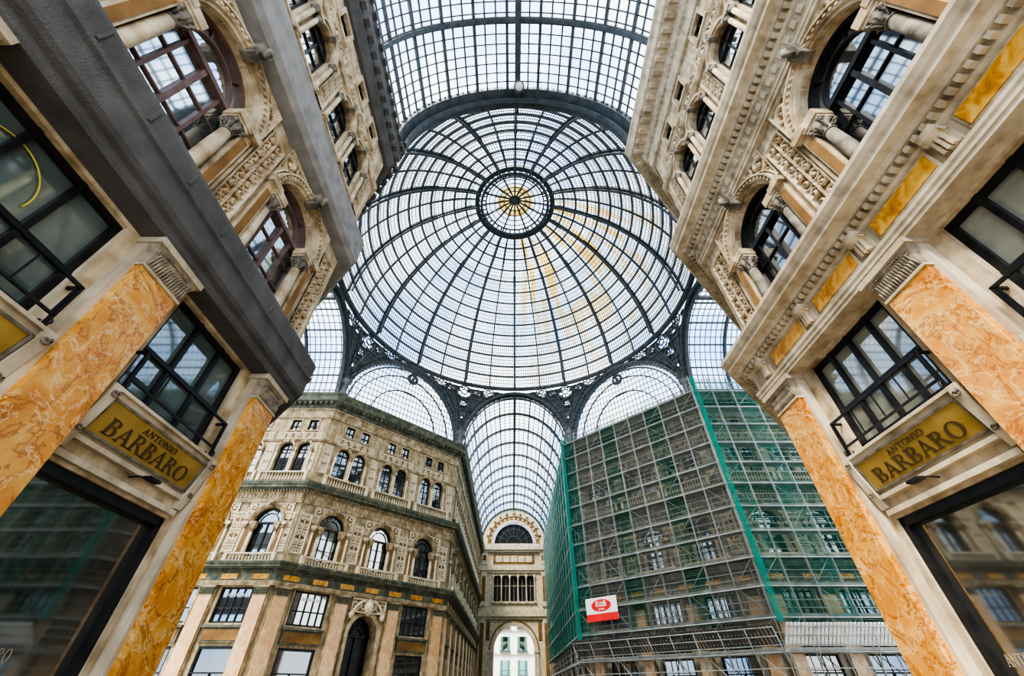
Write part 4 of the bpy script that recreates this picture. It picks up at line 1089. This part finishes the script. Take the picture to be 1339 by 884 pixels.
scaffold(S1, S2, 25.2, 'scaffolding hung with green netting along gallery arm', ['netarm'], 2.6)
sc2, th2 = scaffold(S2, S3, 26.0, 'tall steel scaffolding wrapped in grey and green netting', ['netside', 'netgrey', 'netgrey', 'netgreen', 'netgrey', 'netgrey', 'netgreen', 'netgrey', 'netgrey'], 2.0, edge='netarm')
sc3, th3 = scaffold(S3, S4, 27.0, 'steel scaffolding with green netting bays', ['netside', 'netgreen', 'netside', 'netgreen', 'netside', 'netside'], 2.0, edge='netarm')
def canopy(A, B, z0, z1, out, ma, label):
    A = Vector((A[0], A[1], 0)); B = Vector((B[0], B[1], 0)); d = B-A; L = d.length; th = math.atan2(d.y, d.x)
    b = MB(ma, 'steel'); n = int(L/0.28)
    for i in range(n):
        x = i*L/n
        b.rings([[(x, -0.15, z0), (x+0.2, -0.15, z0), (x+0.2, -0.15, z0+0.05), (x, -0.15, z0+0.05)], [(x, -out, z1), (x+0.2, -out, z1), (x+0.2, -out, z1+0.05), (x, -out, z1+0.05)]])
    for t in (0.1, 0.5, 0.9):
        b.tube([(0, -0.15-(out-0.15)*t, z0+(z1-z0)*t-0.05), (L, -0.15-(out-0.15)*t, z0+(z1-z0)*t-0.05)], 0.04, 5, 1)
    k = int(L/2)
    for i in range(k+1): b.tube([(i*L/k, 0, z0-1.2), (i*L/k, -out*0.9, z1-0.15)], 0.04, 5, 1)
    mk(b, 'protective_canopy', 0, loc=A, rot=th, label=label, cat='canopy')
canopy(S3, S4, 4.2, 5.4, 1.3, 'white', 'sloping pale slatted debris canopy on scaffolding')
canopy(S2, S3, 4.2, 5.4, 1.3, 'netdark', 'sloping dark grey debris canopy on scaffolding')
ban = MB('white'); ban.box(-1.8, 1.8, 0, 0.03, -0.95, 0.95)
dd = Vector((math.cos(th2), math.sin(th2), 0)); pos = Vector((S2[0], S2[1], 7.8))+dd*3.2+Vector((math.sin(th2), -math.cos(th2), 0))*0.35
bo = mk(ban, 'banner', 0, loc=pos, rot=th2, label='white and red printed banner tied to scaffolding', cat='banner')
ov = MB('red'); ov.v += [(1.15*math.cos(2*pi*i/32), -0.015, 0.28+0.5*math.sin(2*pi*i/32)) for i in range(32)]; ov.face(list(range(32)))
ov.box(-1.8, 1.8, -0.015, -0.01, -0.95, -0.36)
mk(ov, 'banner_logo', 0, bo)
text_obj('K\u03b1B', 0.62, 'white', 'banner_text', bo, (0, -0.03, 0.38), off=0.015)
text_obj('group', 0.26, 'white', 'banner_text', bo, (0, -0.03, 0.0))

for (A0, th, xs) in (((-34, 37), 0.0, (7.5, 12.4)), ((-19.1, 37), pi/4, (c[0],))):
    for x in xs:
        p = Vector((A0[0]+math.cos(th)*x-math.sin(th)*0.09, A0[1]+math.sin(th)*x+math.cos(th)*0.09, 7.55))
        t = text_obj('reofonics', 0.42, 'white', 'window_lettering', None, p, (pi/2, 0, th), ext=0.005)
        tag(t, 'white shop lettering on mezzanine window', 'lettering', None, 'lettering on mezzanine windows')
b = MB('neon'); b.tube([(0.6*math.cos(a), 0, 0.6*math.sin(a)) for a in [math.radians(-10+170*k/30) for k in range(31)]], 0.012, 5)
mk(b, 'arc_logo', 0, loc=(XL-0.17, 2.5, 7.1), rot=pi/2, label='thin yellow arc logo on window glass', cat='logo')

root = empty('spotlight_rig', (8.9, 11.0, 5.2), pi*0.25, label='black spotlights on bracket fixed near building corner', cat='spotlight')
b = MB('black'); b.tube([(0, 0.0, 0), (-0.6, 0, 0.05), (-1.0, 0, 0)], 0.03, 6); b.tube([(-1.0, 0, 0), (-1.1, 0, 1.2), (-1.4, 0, 1.9)], 0.015, 5)
mk(b, 'bracket', 0, root)
for k in range(3):
    b = MB('black', 'white'); b.rings([[(x, r*math.cos(2*pi*q/12), r*math.sin(2*pi*q/12)) for q in range(12)] for x, r in ((-0.16, 0.05), (-0.12, 0.1), (0.1, 0.14), (0.12, 0.12))], sm=True)
    mk(b, 'spotlight', 0, root, loc=(-0.3-0.3*k, -0.05, -0.15+0.05*k), rot=0.6*k)

# ------------------------------------------------------------------ lights, world, camera
w = bpy.data.worlds.new('sky'); bpy.context.scene.world = w; w.use_nodes = True
nt = w.node_tree; nt.nodes.clear()
out = nt.nodes.new('ShaderNodeOutputWorld'); bg = nt.nodes.new('ShaderNodeBackground')
tc = nt.nodes.new('ShaderNodeTexCoord'); n = nt.nodes.new('ShaderNodeTexNoise'); n.inputs['Scale'].default_value = 2.6; n.inputs['Detail'].default_value = 7
nt.links.new(tc.outputs['Generated'], n.inputs['Vector'])
r = ramp(nt, [(0.36, (0.30, 0.55, 1.0)), (0.48, (0.66, 0.82, 1.0)), (0.58, (1, 1, 1))])
nt.links.new(n.outputs['Fac'], r.inputs[0]); nt.links.new(r.outputs[0], bg.inputs[0]); bg.inputs[1].default_value = 2.9
nt.links.new(bg.outputs[0], out.inputs[0])
def sun(name, rot, e, col, ang):
    l = bpy.data.lights.new(name, 'SUN'); l.energy = e; l.color = col; l.angle = math.radians(ang)
    o = bpy.data.objects.new(name, l); COL.objects.link(o); o.rotation_euler = [math.radians(a) for a in rot]; tag(o, 'soft daylight through cloud', 'sun light')
sun('sun_light', (40, 0, -30), 8.0, (1, 0.90, 0.74), 22)
cam = bpy.data.cameras.new('camera'); cam.lens = 14.0; cam.sensor_width = 36; cam.clip_end = 500
co = bpy.data.objects.new('camera', cam); COL.objects.link(co); co.location = (0, 0, 1.6); co.rotation_euler = (math.radians(131.9), 0, 0)
bpy.context.scene.camera = co
vs = bpy.context.scene.view_settings
vs.view_transform = 'AgX'
try: vs.look = 'AgX - High Contrast'
except Exception: pass
vs.exposure = 0.3
